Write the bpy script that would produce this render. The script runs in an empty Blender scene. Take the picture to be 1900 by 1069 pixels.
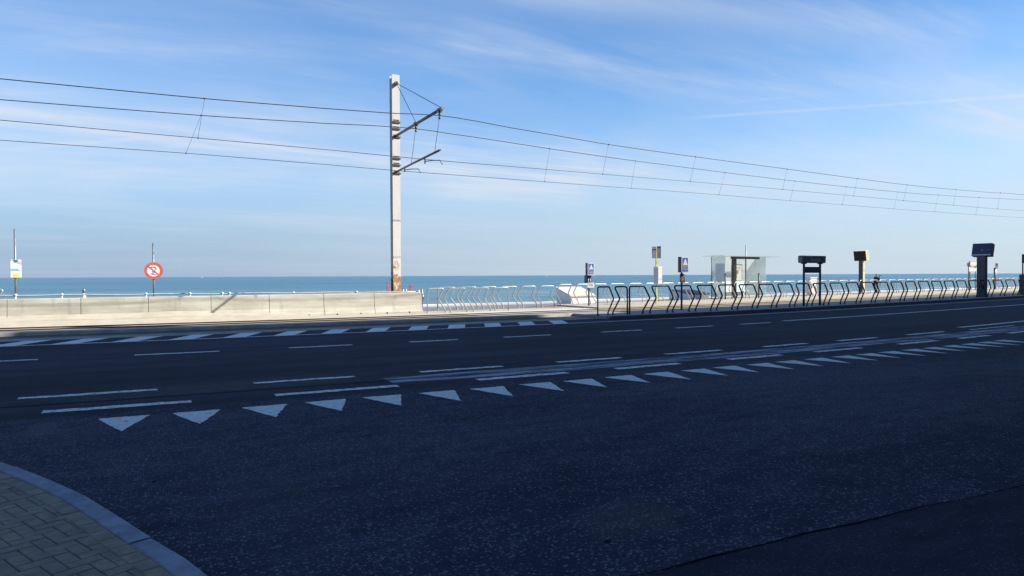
import bpy, bmesh, math, random
from mathutils import Vector, Matrix
random.seed(7)
R = math.radians
SC = bpy.context.scene
COL = SC.collection

# ------------------------------------------------------------------ camera
cam = bpy.data.cameras.new("camera")
cam.lens = 24.0; cam.sensor_width = 36.0; cam.clip_start = 0.05; cam.clip_end = 90000.0
cam_ob = bpy.data.objects.new("camera", cam); COL.objects.link(cam_ob)
pitch, roll, yaw = R(-1.05), R(-0.25), R(-28.0)
rt0 = Vector((1, 0, 0)); up0 = Vector((0, -math.sin(pitch), math.cos(pitch))); fw = Vector((0, math.cos(pitch), math.sin(pitch)))
rt = rt0 * math.cos(roll) + up0 * math.sin(roll); up = -rt0 * math.sin(roll) + up0 * math.cos(roll)
Z = Matrix.Rotation(yaw, 3, 'Z')
rt, up, fw = Z @ rt, Z @ up, Z @ fw
cam_ob.matrix_world = Matrix(((rt.x, up.x, -fw.x, 0), (rt.y, up.y, -fw.y, 0), (rt.z, up.z, -fw.z, 1.6), (0, 0, 0, 1)))
SC.camera = cam_ob

# ------------------------------------------------------------------ light
SUN_E, SUN_AZ = R(35.0), R(119.0)          # azimuth measured from +Y towards +X
SKY_STRENGTH, SUN_STRENGTH = 0.085, 4.7
to_sun = Vector((math.sin(SUN_AZ) * math.cos(SUN_E), math.cos(SUN_AZ) * math.cos(SUN_E), math.sin(SUN_E)))
sl = bpy.data.lights.new("sun", 'SUN'); sl.energy = SUN_STRENGTH; sl.angle = R(0.53); sl.color = (1.0, 0.93, 0.82)
so = bpy.data.objects.new("sun", sl); COL.objects.link(so)
so.rotation_euler = to_sun.to_track_quat('Z', 'Y').to_euler()
SC.view_settings.view_transform = 'Standard'; SC.view_settings.look = 'None'
SC.view_settings.exposure = 1.0; SC.view_settings.gamma = 1.0


class NT:
    """tiny helper for node trees"""
    def __init__(s, tree): s.t = tree; s.n = tree.nodes; s.l = tree.links
    def new(s, typ, **kw):
        n = s.n.new(typ)
        for k, v in kw.items(): setattr(n, k, v)
        return n
    def put(s, sock, v):
        if hasattr(v, 'is_linked') or isinstance(v, bpy.types.NodeSocket): s.l.new(v, sock)
        else: sock.default_value = v
    def math(s, op, a, b=None, c=None, clamp=False):
        n = s.new('ShaderNodeMath', operation=op, use_clamp=clamp)
        s.put(n.inputs[0], a)
        if b is not None: s.put(n.inputs[1], b)
        if c is not None: s.put(n.inputs[2], c)
        return n.outputs[0]
    def vmath(s, op, a, b=None):
        n = s.new('ShaderNodeVectorMath', operation=op); s.put(n.inputs[0], a)
        if b is not None: s.put(n.inputs[1], b)
        return n.outputs['Value'] if op in ('DOT_PRODUCT', 'LENGTH') else n.outputs[0]
    def noise(s, vec, scale, detail=3, rough=0.55, dist=0.0):
        n = s.new('ShaderNodeTexNoise'); s.put(n.inputs['Vector'], vec)
        n.inputs['Scale'].default_value = scale; n.inputs['Detail'].default_value = detail
        n.inputs['Roughness'].default_value = rough; n.inputs['Distortion'].default_value = dist
        return n.outputs['Fac']
    def ramp(s, v, lo, hi, a=0.0, b=1.0):
        n = s.new('ShaderNodeMapRange', clamp=True); n.interpolation_type = 'SMOOTHSTEP'
        s.put(n.inputs['Value'], v)
        n.inputs['From Min'].default_value = lo; n.inputs['From Max'].default_value = hi
        n.inputs['To Min'].default_value = a; n.inputs['To Max'].default_value = b
        return n.outputs[0]
    def mix(s, f, a, b):
        n = s.new('ShaderNodeMix', data_type='RGBA')
        s.put(n.inputs['Factor'], f)
        s.put(n.inputs[6], a if not isinstance(a, tuple) else (*a, 1)); s.put(n.inputs[7], b if not isinstance(b, tuple) else (*b, 1))
        return n.outputs[2]
    def mapping(s, vec, scale=(1, 1, 1), rot=(0, 0, 0), loc=(0, 0, 0)):
        n = s.new('ShaderNodeMapping'); s.put(n.inputs['Vector'], vec)
        n.inputs['Scale'].default_value = scale; n.inputs['Rotation'].default_value = rot; n.inputs['Location'].default_value = loc
        return n.outputs[0]


def build_world():
    w = bpy.data.worlds.new("World"); SC.world = w; w.use_nodes = True
    k = NT(w.node_tree); k.n.clear()
    sky = k.new('ShaderNodeTexSky', sky_type='NISHITA', sun_disc=False)
    sky.sun_elevation = SUN_E; sky.sun_rotation = SUN_AZ
    sky.altitude = 0; sky.air_density = 1.0; sky.dust_density = 0.6; sky.ozone_density = 2.2
    tc = k.new('ShaderNodeTexCoord').outputs['Generated']
    d = k.vmath('NORMALIZE', tc)
    sp = k.new('ShaderNodeSeparateXYZ'); k.put(sp.inputs[0], d)
    z = k.math('ADD', k.math('MAXIMUM', sp.outputs[2], 0.0), 0.07)
    cb = k.new('ShaderNodeCombineXYZ')
    k.put(cb.inputs[0], k.math('DIVIDE', sp.outputs[0], z)); k.put(cb.inputs[1], k.math('DIVIDE', sp.outputs[1], z))
    pl = cb.outputs[0]
    # cirrus: noise on a high flat layer, drawn out along one wind direction
    a = k.noise(k.mapping(pl, (0.30, 1.05, 1), (0, 0, R(-20)), (0.3, 1.7, 0)), 1.0, 8, 0.62, 0.6)
    b = k.noise(k.mapping(pl, (0.16, 0.45, 1), (0, 0, R(-28)), (3.1, 0.4, 0)), 1.0, 4, 0.5, 0.4)
    c = k.noise(k.mapping(pl, (0.9, 5.0, 1), (0, 0, R(-17)), (1.0, 2.2, 0)), 1.0, 6, 0.6, 0.8)
    big = k.ramp(b, 0.40, 0.68)
    fine = k.ramp(a, 0.42, 0.78)
    thread = k.ramp(c, 0.40, 0.80, 0.35, 1.0)
    cl = k.math('MULTIPLY', k.math('ADD', k.math('MULTIPLY', k.math('MULTIPLY', fine, big), thread), k.math('ADD', k.math('MULTIPLY', big, 0.10), k.math('MULTIPLY', fine, 0.14))), CLOUD)

    def trail(p, q, wd, s0, s1, amt, broad=False):
        p, q = Vector(p).normalized(), Vector(q).normalized()
        nrm = p.cross(q).normalized(); mid = (p + q).normalized()
        tang = nrm.cross(mid).normalized()
        off = k.math('ABSOLUTE', k.math('ADD', k.vmath('DOT_PRODUCT', d, tuple(nrm)), k.math('MULTIPLY', k.math('SUBTRACT', c, 0.5), wd * 0.8)))
        al = k.vmath('DOT_PRODUCT', d, tuple(tang))
        m = k.ramp(off, 0.0, wd, 1.0, 0.0)
        m = k.math('MULTIPLY', m, k.ramp(al, s0, s0 + 0.08)); m = k.math('MULTIPLY', m, k.ramp(al, s1 - 0.05, s1, 1.0, 0.0))
        m = k.math('MULTIPLY', m, k.ramp(sp.outputs[1], -0.05, 0.1))
        if broad:
            return k.math('MULTIPLY', m, k.math('MULTIPLY', k.math('ADD', k.math('MULTIPLY', k.ramp(a, 0.34, 0.70), 0.75), k.math('MULTIPLY', k.ramp(c, 0.35, 0.7), 0.35)), amt))
        return k.math('MULTIPLY', m, k.math('MULTIPLY', k.ramp(c, 0.3, 0.6, 0.5, 1.0), amt))
    cl = k.math('MULTIPLY', cl, k.math('MULTIPLY', k.ramp(sp.outputs[2], 0.05, 0.20, 0.30, 1.0), k.ramp(sp.outputs[2], 0.24, 0.36, 1.0, 0.35)))
    soft = k.ramp(k.noise(k.mapping(pl, (0.10, 0.16, 1), (0, 0, R(-25)), (7.3, 2.0, 0)), 1.0, 5, 0.6, 0.8), 0.42, 0.68)
    cl = k.math('ADD', cl, k.math('MULTIPLY', soft, k.math('MULTIPLY', k.ramp(sp.outputs[2], 0.07, 0.30, 0.62, 0.14), k.ramp(sp.outputs[2], 0.02, 0.12, 0.15, 1.0))))
    lowfade = k.ramp(sp.outputs[2], 0.02, 0.12, 0.1, 1.0)
    for t in (trail((0.40, 0.86, 0.325), (0.727, 0.647, 0.232), 0.040, -0.26, 0.30, 0.36, True),
              trail((0.45, 0.80, 0.385), (0.80, 0.52, 0.300), 0.040, -0.30, 0.34, 0.30, True),
              trail((-0.144, 0.95, 0.290), (0.20, 0.95, 0.235), 0.045, -0.40, 0.30, 0.20, True),
              trail((0.10, 0.93, 0.385), (0.36, 0.88, 0.330), 0.022, -0.20, 0.20, 0.26, True),
              trail((-0.20, 0.965, 0.165), (0.40, 0.90, 0.150), 0.070, -0.45, 0.50, 0.62, True),
              trail((0.45, 0.88, 0.135), (0.86, 0.50, 0.150), 0.060, -0.40, 0.45, 0.40, True),
              trail((0.653, 0.726, 0.216), (0.886, 0.417, 0.203), 0.0032, -0.22, 0.5, 0.20),
              trail((0.674, 0.702, 0.231), (0.748, 0.622, 0.233), 0.0022, -0.06, 0.08, 0.12),
              trail((-0.150, 0.978, 0.148), (0.011, 0.984, 0.178), 0.0045, -0.12, 0.09, 0.20),
              trail((-0.002, 0.993, 0.115), (0.093, 0.988, 0.120), 0.0028, -0.08, 0.06, 0.13)):
        cl = k.math('ADD', cl, k.math('MULTIPLY', t, lowfade))
    cl = k.math('MINIMUM', cl, 0.8)
    hs = k.new('ShaderNodeHueSaturation'); hs.inputs['Saturation'].default_value = SKY_SAT
    hs.inputs['Value'].default_value = 1.0; hs.inputs['Hue'].default_value = SKY_HUE
    k.put(hs.inputs['Color'], sky.outputs[0])
    skc = k.vmath('MULTIPLY', hs.outputs[0], SKY_TINT)
    # pale sea haze close to the horizon, greyer to the west (left), lighter towards the sun side
    side = k.ramp(k.vmath('DOT_PRODUCT', d, (0.98, 0.19, 0.0)), 0.05, 1.10)
    haze_col = k.mix(side, HAZE_L, HAZE_R)
    haze_col = k.mix(k.ramp(sp.outputs[2], 0.01, 0.15, 0.0, 0.75), haze_col, k.mix(side, (3.1, 3.9, 4.95), (3.9, 4.45, 5.1)))
    skc = k.mix(k.math('MULTIPLY', k.math('POWER', k.ramp(sp.outputs[2], 0.0, 0.36, 1.0, 0.0), 1.4), 0.90), skc, haze_col)
    dim = k.math('MULTIPLY', k.ramp(sp.outputs[2], 0.12, 0.45), k.ramp(side, 0.35, 0.95, 0.0, 0.25))
    skc = k.mix(dim, skc, (0.0, 0.0, 0.0))
    col = k.mix(cl, skc, CLOUD_COL)
    bg = k.new('ShaderNodeBackground'); k.put(bg.inputs[0], col); bg.inputs[1].default_value = SKY_STRENGTH
    out = k.new('ShaderNodeOutputWorld'); k.l.new(bg.outputs[0], out.inputs[0])


CLOUD, CLOUD_COL, SKY_SAT, SKY_HUE = 1.0, (4.3, 4.7, 5.3), 1.0, 0.5
SKY_TINT = (0.49, 0.86, 1.17)
HAZE_L, HAZE_R = (2.1, 2.75, 3.8), (3.65, 4.2, 4.75)
build_world()

# ------------------------------------------------------------------ materials
MATS = {}


def base_mat(name):
    m = bpy.data.materials.new(name); m.use_nodes = True
    k = NT(m.node_tree); bs = m.node_tree.nodes['Principled BSDF']
    obc = k.new('ShaderNodeTexCoord').outputs['Object']
    geo = k.new('ShaderNodeNewGeometry').outputs['Position']
    return m, k, bs, obc, geo


def mat(name, col, rough=0.6, metal=0.0, var=0.12, scale=3.0, bump=0.0, bscale=40.0, col2=None, lo=0.35, hi=0.65, spec=0.5, stretch=(1, 1, 1)):
    """plain procedural surface: base colour varied by noise, optional bump"""
    if name in MATS: return MATS[name]
    m, k, bs, obc, geo = base_mat(name)
    v = k.mapping(obc, stretch)
    n = k.noise(v, scale, 5, 0.6)
    c2 = col2 or tuple(c * (1 - 2 * var) for c in col)
    k.put(bs.inputs['Base Color'], k.mix(k.ramp(n, lo, hi), c2, col))
    bs.inputs['Roughness'].default_value = rough; bs.inputs['Metallic'].default_value = metal
    bs.inputs['Specular IOR Level'].default_value = spec
    if bump:
        bn = k.new('ShaderNodeBump'); bn.inputs['Strength'].default_value = bump; bn.inputs['Distance'].default_value = 0.02
        k.put(bn.inputs['Height'], k.noise(obc, bscale, 4, 0.6)); k.l.new(bn.outputs[0], bs.inputs['Normal'])
    MATS[name] = m
    return m


def asphalt(name, dark, light, stone, sscale, amount, dusty=False, spots=()):
    m, k, bs, obc, geo = base_mat(name)
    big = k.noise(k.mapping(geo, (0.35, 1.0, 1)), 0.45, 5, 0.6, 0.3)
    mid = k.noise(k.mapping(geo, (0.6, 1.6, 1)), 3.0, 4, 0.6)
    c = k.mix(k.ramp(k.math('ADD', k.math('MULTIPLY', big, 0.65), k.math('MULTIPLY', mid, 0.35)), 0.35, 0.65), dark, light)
    # exposed pale aggregate
    vo = k.new('ShaderNodeTexVoronoi'); vo.inputs['Scale'].default_value = sscale; k.put(vo.inputs['Vector'], geo)
    cs = k.new('ShaderNodeSeparateColor'); k.put(cs.inputs[0], vo.outputs['Color'])
    pick = k.ramp(k.math('ADD', cs.outputs[0], k.math('MULTIPLY', k.math('SUBTRACT', k.math('ADD', k.math('MULTIPLY', big, 0.6), k.math('MULTIPLY', mid, 0.4)), 0.5), 1.5)), 1.0 - amount, 1.0 - amount + 0.12)
    core = k.ramp(vo.outputs['Distance'], 0.30, 0.62, 1.0, 0.0)
    sm = k.math('MULTIPLY', pick, core)
    c = k.mix(sm, c, k.mix(cs.outputs[1], stone, tuple(x * 0.45 for x in stone)))
    n3 = k.noise(k.mapping(geo, (0.75, 1.0, 1)), sscale * 1.3, 2, 0.6)
    c = k.mix(k.math('MULTIPLY', k.ramp(n3, 0.50, 0.66), k.math('MULTIPLY', k.ramp(k.math('ADD', k.math('MULTIPLY', big, 0.5), k.math('MULTIPLY', mid, 0.5)), 0.36, 0.62), 0.75)), c, tuple(x * 0.55 for x in stone))
    n2 = k.noise(geo, sscale * 0.55, 3, 0.7)
    c = k.mix(k.ramp(n2, 0.55, 0.72, 0.0, 0.6), c, tuple(x * 0.35 for x in dark))
    if dusty:   # sand blown and tracked over the lane, along the wheel path
        s = k.new('ShaderNodeSeparateXYZ'); k.put(s.inputs[0], geo)
        ax = k.ramp(k.math('ABSOLUTE', k.math('SUBTRACT', s.outputs[0], 1.2)), 0.4, 3.4, 1.0, 0.0)
        ay = k.ramp(k.math('ABSOLUTE', k.math('SUBTRACT', s.outputs[1], 10.75)), 0.05, 0.75, 1.0, 0.0)
        f = k.math('MULTIPLY', k.math('MULTIPLY', ax, ay), k.ramp(k.noise(k.mapping(geo, (1, 3, 1)), 9, 5, 0.7), 0.40, 0.70))
        c = k.mix(k.math('MULTIPLY', f, 0.75), c, (0.16, 0.115, 0.07))
        # long smoother wheel tracks
        w = k.noise(k.mapping(geo, (0.03, 1.3, 1)), 1.0, 3, 0.5)
        c = k.mix(k.ramp(w, 0.45, 0.62, 0.0, 0.45), c, tuple(x * 0.55 for x in dark))
    for (px, py, rx, ry, amt, tint) in spots:
        s = k.new('ShaderNodeSeparateXYZ'); k.put(s.inputs[0], geo)
        ex = k.math('POWER', k.math('DIVIDE', k.math('SUBTRACT', s.outputs[0], px), rx), 2.0); ey = k.math('POWER', k.math('DIVIDE', k.math('SUBTRACT', s.outputs[1], py), ry), 2.0)
        q_ = k.math('ADD', k.math('ADD', ex, ey), k.math('MULTIPLY', k.math('SUBTRACT', k.noise(geo, 3.5, 4, 0.6), 0.5), 2.2))
        f = k.math('MULTIPLY', k.ramp(q_, 0.1, 1.2, 1.0, 0.0), k.ramp(k.noise(geo, 55, 3, 0.7), 0.42, 0.62, 0.25, 1.0))
        c = k.mix(k.math('MULTIPLY', f, amt), c, tint)
    k.put(bs.inputs['Base Color'], c)
    bs.inputs['Roughness'].default_value = 0.9; bs.inputs['Specular IOR Level'].default_value = 0.10
    bn = k.new('ShaderNodeBump'); bn.inputs['Strength'].default_value = 0.6; bn.inputs['Distance'].default_value = 0.006
    k.put(bn.inputs['Height'], k.math('ADD', n2, k.math('MULTIPLY', sm, 0.6))); k.l.new(bn.outputs[0], bs.inputs['Normal'])
    MATS[name] = m
    return m


def paint(name, col, wear_lo, wear_hi, stretch=(1, 1, 1), scale=14, maxa=1.0, mask=None):
    """road paint worn through to the asphalt by a noise mask"""
    m, k, bs, obc, geo = base_mat(name)
    n = k.noise(k.mapping(geo, stretch), scale, 6, 0.7)
    f = k.noise(geo, 70, 3, 0.7)
    h = k.math('ADD', k.math('MULTIPLY', n, 0.7), k.math('MULTIPLY', f, 0.3))
    alpha = k.math('MULTIPLY', k.ramp(h, wear_lo, wear_hi), maxa)
    k.put(bs.inputs['Base Color'], k.mix(k.ramp(n, 0.35, 0.7), tuple(c * 0.72 for c in col), col))
    bs.inputs['Roughness'].default_value = 0.65
    k.put(bs.inputs['Alpha'], alpha)
    MATS[name] = m
    return m


def sea_mat():
    m, k, bs, obc, geo = base_mat("sea_water")
    s = k.new('ShaderNodeSeparateXYZ'); k.put(s.inputs[0], geo)
    x, y = s.outputs[0], s.outputs[1]
    off = k.math('SUBTRACT', y, k.math('ADD', k.math('MULTIPLY', x, 0.10), 120.0))      # metres beyond the first breaker
    big = k.noise(k.mapping(geo, (0.0030, 0.011, 1), (0, 0, R(-5))), 1.0, 9, 0.72)
    mid = k.noise(k.mapping(geo, (0.022, 0.075, 1), (0, 0, R(-5))), 1.0, 7, 0.7)
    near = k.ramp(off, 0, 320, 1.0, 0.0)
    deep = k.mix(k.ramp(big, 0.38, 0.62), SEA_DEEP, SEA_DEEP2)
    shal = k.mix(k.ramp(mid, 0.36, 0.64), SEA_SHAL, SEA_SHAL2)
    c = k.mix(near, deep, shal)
    rip = k.noise(k.mapping(geo, (0.012, 0.045, 1), (0, 0, R(-5)), (3, 8, 0)), 1.0, 10, 0.80)
    c = k.mix(k.ramp(rip, 0.47, 0.66, 0.0, 0.55), c, (0.010, 0.052, 0.085))
    c = k.mix(k.ramp(off, 5000, 26000, 0.0, 0.5), c, (0.13, 0.19, 0.23))  # distance haze mixed into the colour of the far water
    # surf: irregular white water along the beach, a broken second line further out
    e = k.math('ADD', off, k.math('MULTIPLY', k.math('SUBTRACT', k.noise(k.mapping(geo, (0.035, 0.06, 1)), 1.0, 5, 0.6), 0.5), 26.0))
    foam = k.ramp(e, 9.0, 13.0, 1.0, 0.0)
    e2 = k.math('ABSOLUTE', k.math('SUBTRACT', e, 24.0))
    f2 = k.math('MULTIPLY', k.ramp(e2, 1.0, 3.6, 1.0, 0.0), k.ramp(k.noise(k.mapping(geo, (0.03, 0.05, 1), (0, 0, 0), (40, 9, 0)), 1.0, 4, 0.6), 0.50, 0.60))
    fm = k.math('MAXIMUM', foam, k.math('MULTIPLY', f2, 0.8))
    k.put(bs.inputs['Base Color'], k.mix(fm, c, (0.80, 0.82, 0.82)))
    k.put(bs.inputs['Roughness'], k.math('ADD', k.math('MULTIPLY', fm, 0.5), 0.30))
    bs.inputs['Specular IOR Level'].default_value = SEA_SPEC; bs.inputs['IOR'].default_value = 1.33
    wv = k.noise(k.mapping(geo, (0.16, 0.42, 0.3), (0, 0, R(-6))), 1.0, 8, 0.62, 0.4)
    wv2 = k.noise(k.mapping(geo, (0.03, 0.09, 0.3), (0, 0, R(-4))), 1.0, 3, 0.5)
    bn = k.new('ShaderNodeBump'); bn.inputs['Strength'].default_value = 1.0; bn.inputs['Distance'].default_value = 1.6
    k.put(bn.inputs['Height'], k.math('ADD', wv, k.math('MULTIPLY', wv2, 1.5))); k.l.new(bn.outputs[0], bs.inputs['Normal'])
    return m


SEA_DEEP, SEA_DEEP2 = (0.032, 0.110, 0.170), (0.070, 0.180, 0.240)
SEA_SHAL, SEA_SHAL2 = (0.060, 0.145, 0.185), (0.155, 0.255, 0.285)
SEA_SPEC = 0.22

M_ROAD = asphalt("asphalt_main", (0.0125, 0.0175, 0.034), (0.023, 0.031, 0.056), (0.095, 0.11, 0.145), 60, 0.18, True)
M_SIDE = asphalt("asphalt_side", (0.0110, 0.0165, 0.037), (0.025, 0.034, 0.064), (0.165, 0.185, 0.22), 52, 0.36, False,
                 ((2.77, 3.55, 0.42, 0.32, 0.55, (0.085, 0.080, 0.070)), (-1.02, 8.72, 0.16, 0.42, 0.6, (0.10, 0.105, 0.115)), (-0.75, 8.0, 0.35, 0.16, 0.35, (0.07, 0.075, 0.085)),
                  (8.2, 4.25, 0.8, 0.14, 0.55, (0.075, 0.07, 0.065)), (1.3, 5.2, 1.6, 0.9, 0.22, (0.07, 0.078, 0.095)), (0.75, 4.6, 0.35, 1.6, 0.22, (0.075, 0.08, 0.09)), (4.4, 6.4, 1.6, 0.7, 0.18, (0.06, 0.066, 0.08))))
M_PATCH = asphalt("asphalt_patch", (0.0095, 0.0135, 0.030), (0.019, 0.025, 0.050), (0.08, 0.09, 0.11), 70, 0.20)
M_WHITE = paint("road_paint_white", (0.66, 0.69, 0.70), 0.37, 0.50)
M_TOOTH = paint("tooth_paint", (0.60, 0.65, 0.65), 0.33, 0.44)
M_WHITE2 = paint("road_paint_worn", (0.66, 0.68, 0.68), 0.32, 0.46)
M_GHOST = paint("erased_paint", (0.36, 0.41, 0.55), 0.40, 0.56, (0.30, 3.0, 1), 1.7, 0.7)
M_KERB = mat("kerb_stone_blue", (0.22, 0.25, 0.325), 0.8, var=0.18, scale=6, bump=0.25, bscale=60)
M_BRICK = mat("paver_yellow_brick", (0.235, 0.20, 0.145), 0.85, scale=7, col2=(0.15, 0.135, 0.11), bump=0.4, bscale=90)
M_JOINT = mat("paver_joint", (0.085, 0.075, 0.06), 0.95, scale=20)
M_GUTTER = mat("gutter_concrete", (0.23, 0.225, 0.215), 0.85, var=0.2, scale=2, bump=0.2)
M_VERGE = mat("verge_tar", (0.075, 0.066, 0.056), 0.9, var=0.25, scale=2.2, bump=0.3)
M_KERBW = mat("kerb_concrete_pale", (0.50, 0.485, 0.45), 0.8, var=0.15, scale=2.0, bump=0.2)
M_BED = mat("track_bed_concrete", (0.47, 0.42, 0.345), 0.9, scale=1.1, col2=(0.36, 0.315, 0.245), bump=0.25, stretch=(0.3, 1.5, 1))
M_CROSS = mat("crossing_concrete", (0.54, 0.51, 0.47), 0.85, scale=1.4, col2=(0.42, 0.38, 0.345), bump=0.2, stretch=(0.4, 1.6, 1))
M_RED = mat("red_paving", (0.42, 0.25, 0.21), 0.85, scale=3, col2=(0.36, 0.29, 0.25))
M_SAND = mat("beach_sand", (0.45, 0.40, 0.315), 0.95, scale=2.2, col2=(0.39, 0.345, 0.265), bump=0.35, bscale=14)
M_PROM = mat("promenade_paving", (0.19, 0.185, 0.20), 0.85, scale=2.5, var=0.1, bump=0.1)
M_PLAT = mat("platform_slabs", (0.44, 0.385, 0.295), 0.85, scale=1.2, col2=(0.35, 0.305, 0.225), bump=0.2)
M_PLATF = mat("platform_edge", (0.33, 0.315, 0.245), 0.85, scale=1.2, col2=(0.27, 0.255, 0.20), bump=0.2)
M_WALK = mat("sidewalk_slabs", (0.27, 0.265, 0.27), 0.85, scale=2.0, var=0.12, bump=0.15)
M_STEEL = mat("rail_steel_dark", (0.06, 0.050, 0.042), 0.5, 0.6, scale=8)
M_GALV = mat("stainless_tube", (0.46, 0.455, 0.44), 0.38, 0.45, var=0.12, scale=6)
M_BLACK = mat("black_tube_paint", (0.016, 0.018, 0.024), 0.42, 0.0, scale=5)
M_GREYP = mat("galvanised_post", (0.27, 0.275, 0.29), 0.5, 0.55, scale=6)
M_DARK = mat("dark_navy_metal", (0.026, 0.030, 0.062), 0.45, scale=4)
M_SLATE = mat("slate_metal", (0.13, 0.14, 0.17), 0.5, scale=4)
M_NAVY = mat("navy_panel", (0.022, 0.030, 0.085), 0.4, scale=4)
M_SCREEN = mat("dark_screen_glass", (0.020, 0.017, 0.026), 0.5, scale=2, spec=0.15)
M_CREAM = mat("cream_yellow_metal", (0.66, 0.61, 0.42), 0.5, scale=4, var=0.06)
M_YELLOW = mat("yellow_post_paint", (0.62, 0.55, 0.24), 0.5, scale=6, var=0.1)
M_WHT = mat("white_lacquer", (0.66, 0.66, 0.645), 0.5, scale=5, var=0.04)
M_RAILW = mat("rail_grey_white", (0.52, 0.52, 0.52), 0.45, 0.2, var=0.08, scale=6)
M_WALLW = mat("white_render", (0.82, 0.80, 0.77), 0.8, scale=3, var=0.04)
M_BLUESIGN = mat("sign_blue", (0.045, 0.12, 0.42), 0.4, scale=5, var=0.06)
M_SIGNRED = mat("sign_red", (0.56, 0.115, 0.085), 0.45, scale=5, var=0.08)
M_SIGNYEL = mat("sign_yellow", (0.75, 0.52, 0.10), 0.5, scale=5, var=0.05)
M_TEAL = mat("print_teal", (0.06, 0.30, 0.33), 0.5, scale=5)
M_PALEB = mat("print_pale_blue", (0.24, 0.36, 0.50), 0.5, scale=5, var=0.05)
M_INK = mat("print_ink", (0.03, 0.03, 0.05), 0.5, scale=5)
M_GREYTXT = mat("print_grey", (0.46, 0.47, 0.52), 0.5, scale=5, var=0.05)
M_PURPLE = mat("print_violet", (0.16, 0.13, 0.38), 0.5, scale=5, var=0.05)
M_WIRE = mat("overhead_wire", (0.030, 0.030, 0.038), 0.5, 0.3, scale=8)
M_ARM = mat("bracket_steel", (0.12, 0.115, 0.11), 0.5, 0.5, scale=8)
M_CERAM = mat("insulator_brown", (0.14, 0.075, 0.05), 0.35, scale=6)
M_ROOFG = mat("roof_grey", (0.42, 0.42, 0.42), 0.5, scale=4, var=0.06)
M_CLOTH = mat("dark_coat_cloth", (0.018, 0.018, 0.022), 0.9, scale=9, var=0.2)
M_TROUS = mat("charcoal_trousers", (0.055, 0.055, 0.058), 0.9, scale=9, var=0.2)
M_SKIN = mat("skin", (0.52, 0.34, 0.26), 0.6, scale=8, var=0.06)
M_HAIR = mat("grey_hair", (0.25, 0.24, 0.25), 0.8, scale=30, var=0.2)
M_PLASTER = mat("facade_render", (0.30, 0.28, 0.26), 0.9, scale=1.0, var=0.08)
M_WINDOW = mat("window_glass", (0.03, 0.035, 0.04), 0.15, scale=2)
M_SLABB = mat("balcony_concrete", (0.36, 0.35, 0.33), 0.85, scale=1.5)
M_GULL = mat("gull_feathers", (0.35, 0.34, 0.33), 0.8, scale=6)
M_GROUND = mat("bare_ground", (0.12, 0.11, 0.10), 0.95, scale=0.4)


def barrier_mat():
    m, k, bs, obc, geo = base_mat("barrier_concrete")
    n = k.noise(k.mapping(geo, (0.5, 1, 2.0)), 1.6, 6, 0.65)
    st = k.noise(k.mapping(geo, (2.2, 1, 0.45)), 2.0, 4, 0.6)
    band = k.noise(k.mapping(geo, (0.15, 1, 5.0)), 1.5, 3, 0.5)
    c = k.mix(k.ramp(n, 0.35, 0.68), (0.375, 0.355, 0.29), (0.49, 0.47, 0.40))
    c = k.mix(k.ramp(st, 0.52, 0.75, 0, 0.45), c, (0.25, 0.235, 0.19))
    c = k.mix(k.ramp(band, 0.52, 0.70, 0, 0.35), c, (0.27, 0.26, 0.215))
    k.put(bs.inputs['Base Color'], c); bs.inputs['Roughness'].default_value = 0.9
    bn = k.new('ShaderNodeBump'); bn.inputs['Strength'].default_value = 0.25; bn.inputs['Distance'].default_value = 0.02
    k.put(bn.inputs['Height'], k.noise(geo, 30, 4, 0.6)); k.l.new(bn.outputs[0], bs.inputs['Normal'])
    return m


def mast_mat():
    m, k, bs, obc, geo = base_mat("mast_white_paint_rusting")
    s = k.new('ShaderNodeSeparateXYZ'); k.put(s.inputs[0], obc)
    low = k.ramp(s.outputs[2], 0.9, 2.5, 1.0, 0.0)                     # rust where salt spray sits: the lowest two metres
    n = k.noise(k.mapping(obc, (1.2, 1.2, 0.9)), 2.6, 6, 0.7)
    pat = k.ramp(k.math('ADD', n, k.math('MULTIPLY', low, 0.20)), 0.58, 0.66)
    rust = k.math('MULTIPLY', pat, k.ramp(s.outputs[2], 2.0, 2.9, 1.0, 0.0))
    streak = k.ramp(k.noise(k.mapping(obc, (3, 3, 0.35)), 2.2, 5, 0.65), 0.50, 0.72, 0, 0.5)
    fl = k.ramp(k.noise(obc, 9, 4, 0.7), 0.62, 0.68, 0, 0.7)
    c = k.mix(streak, (0.62, 0.605, 0.57), (0.48, 0.45, 0.41))
    c = k.mix(k.math('MULTIPLY', fl, k.ramp(s.outputs[2], 3, 7, 1.0, 0.15)), c, (0.36, 0.30, 0.24))
    c = k.mix(rust, c, k.mix(k.noise(obc, 7, 4, 0.6), (0.24, 0.085, 0.03), (0.47, 0.25, 0.11)))
    k.put(bs.inputs['Base Color'], c); bs.inputs['Roughness'].default_value = 0.65
    return m


def glass_mat():
    m, k, bs, obc, geo = base_mat("shelter_glass")
    n = k.noise(geo, 1.3, 4, 0.6)
    k.put(bs.inputs['Base Color'], k.mix(k.ramp(n, 0.3, 0.7), (0.72, 0.86, 0.83), (0.82, 0.92, 0.89)))
    bs.inputs['Roughness'].default_value = 0.12
    bs.inputs['Alpha'].default_value = 0.56
    return m


M_BARRIER, M_MAST, M_GLASS = barrier_mat(), mast_mat(), glass_mat()
M_ROOFT = mat('roof_translucent', (0.46, 0.46, 0.45), 0.5, scale=4, var=0.06)
M_ROOFT.node_tree.nodes['Principled BSDF'].inputs['Alpha'].default_value = 0.30


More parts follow.
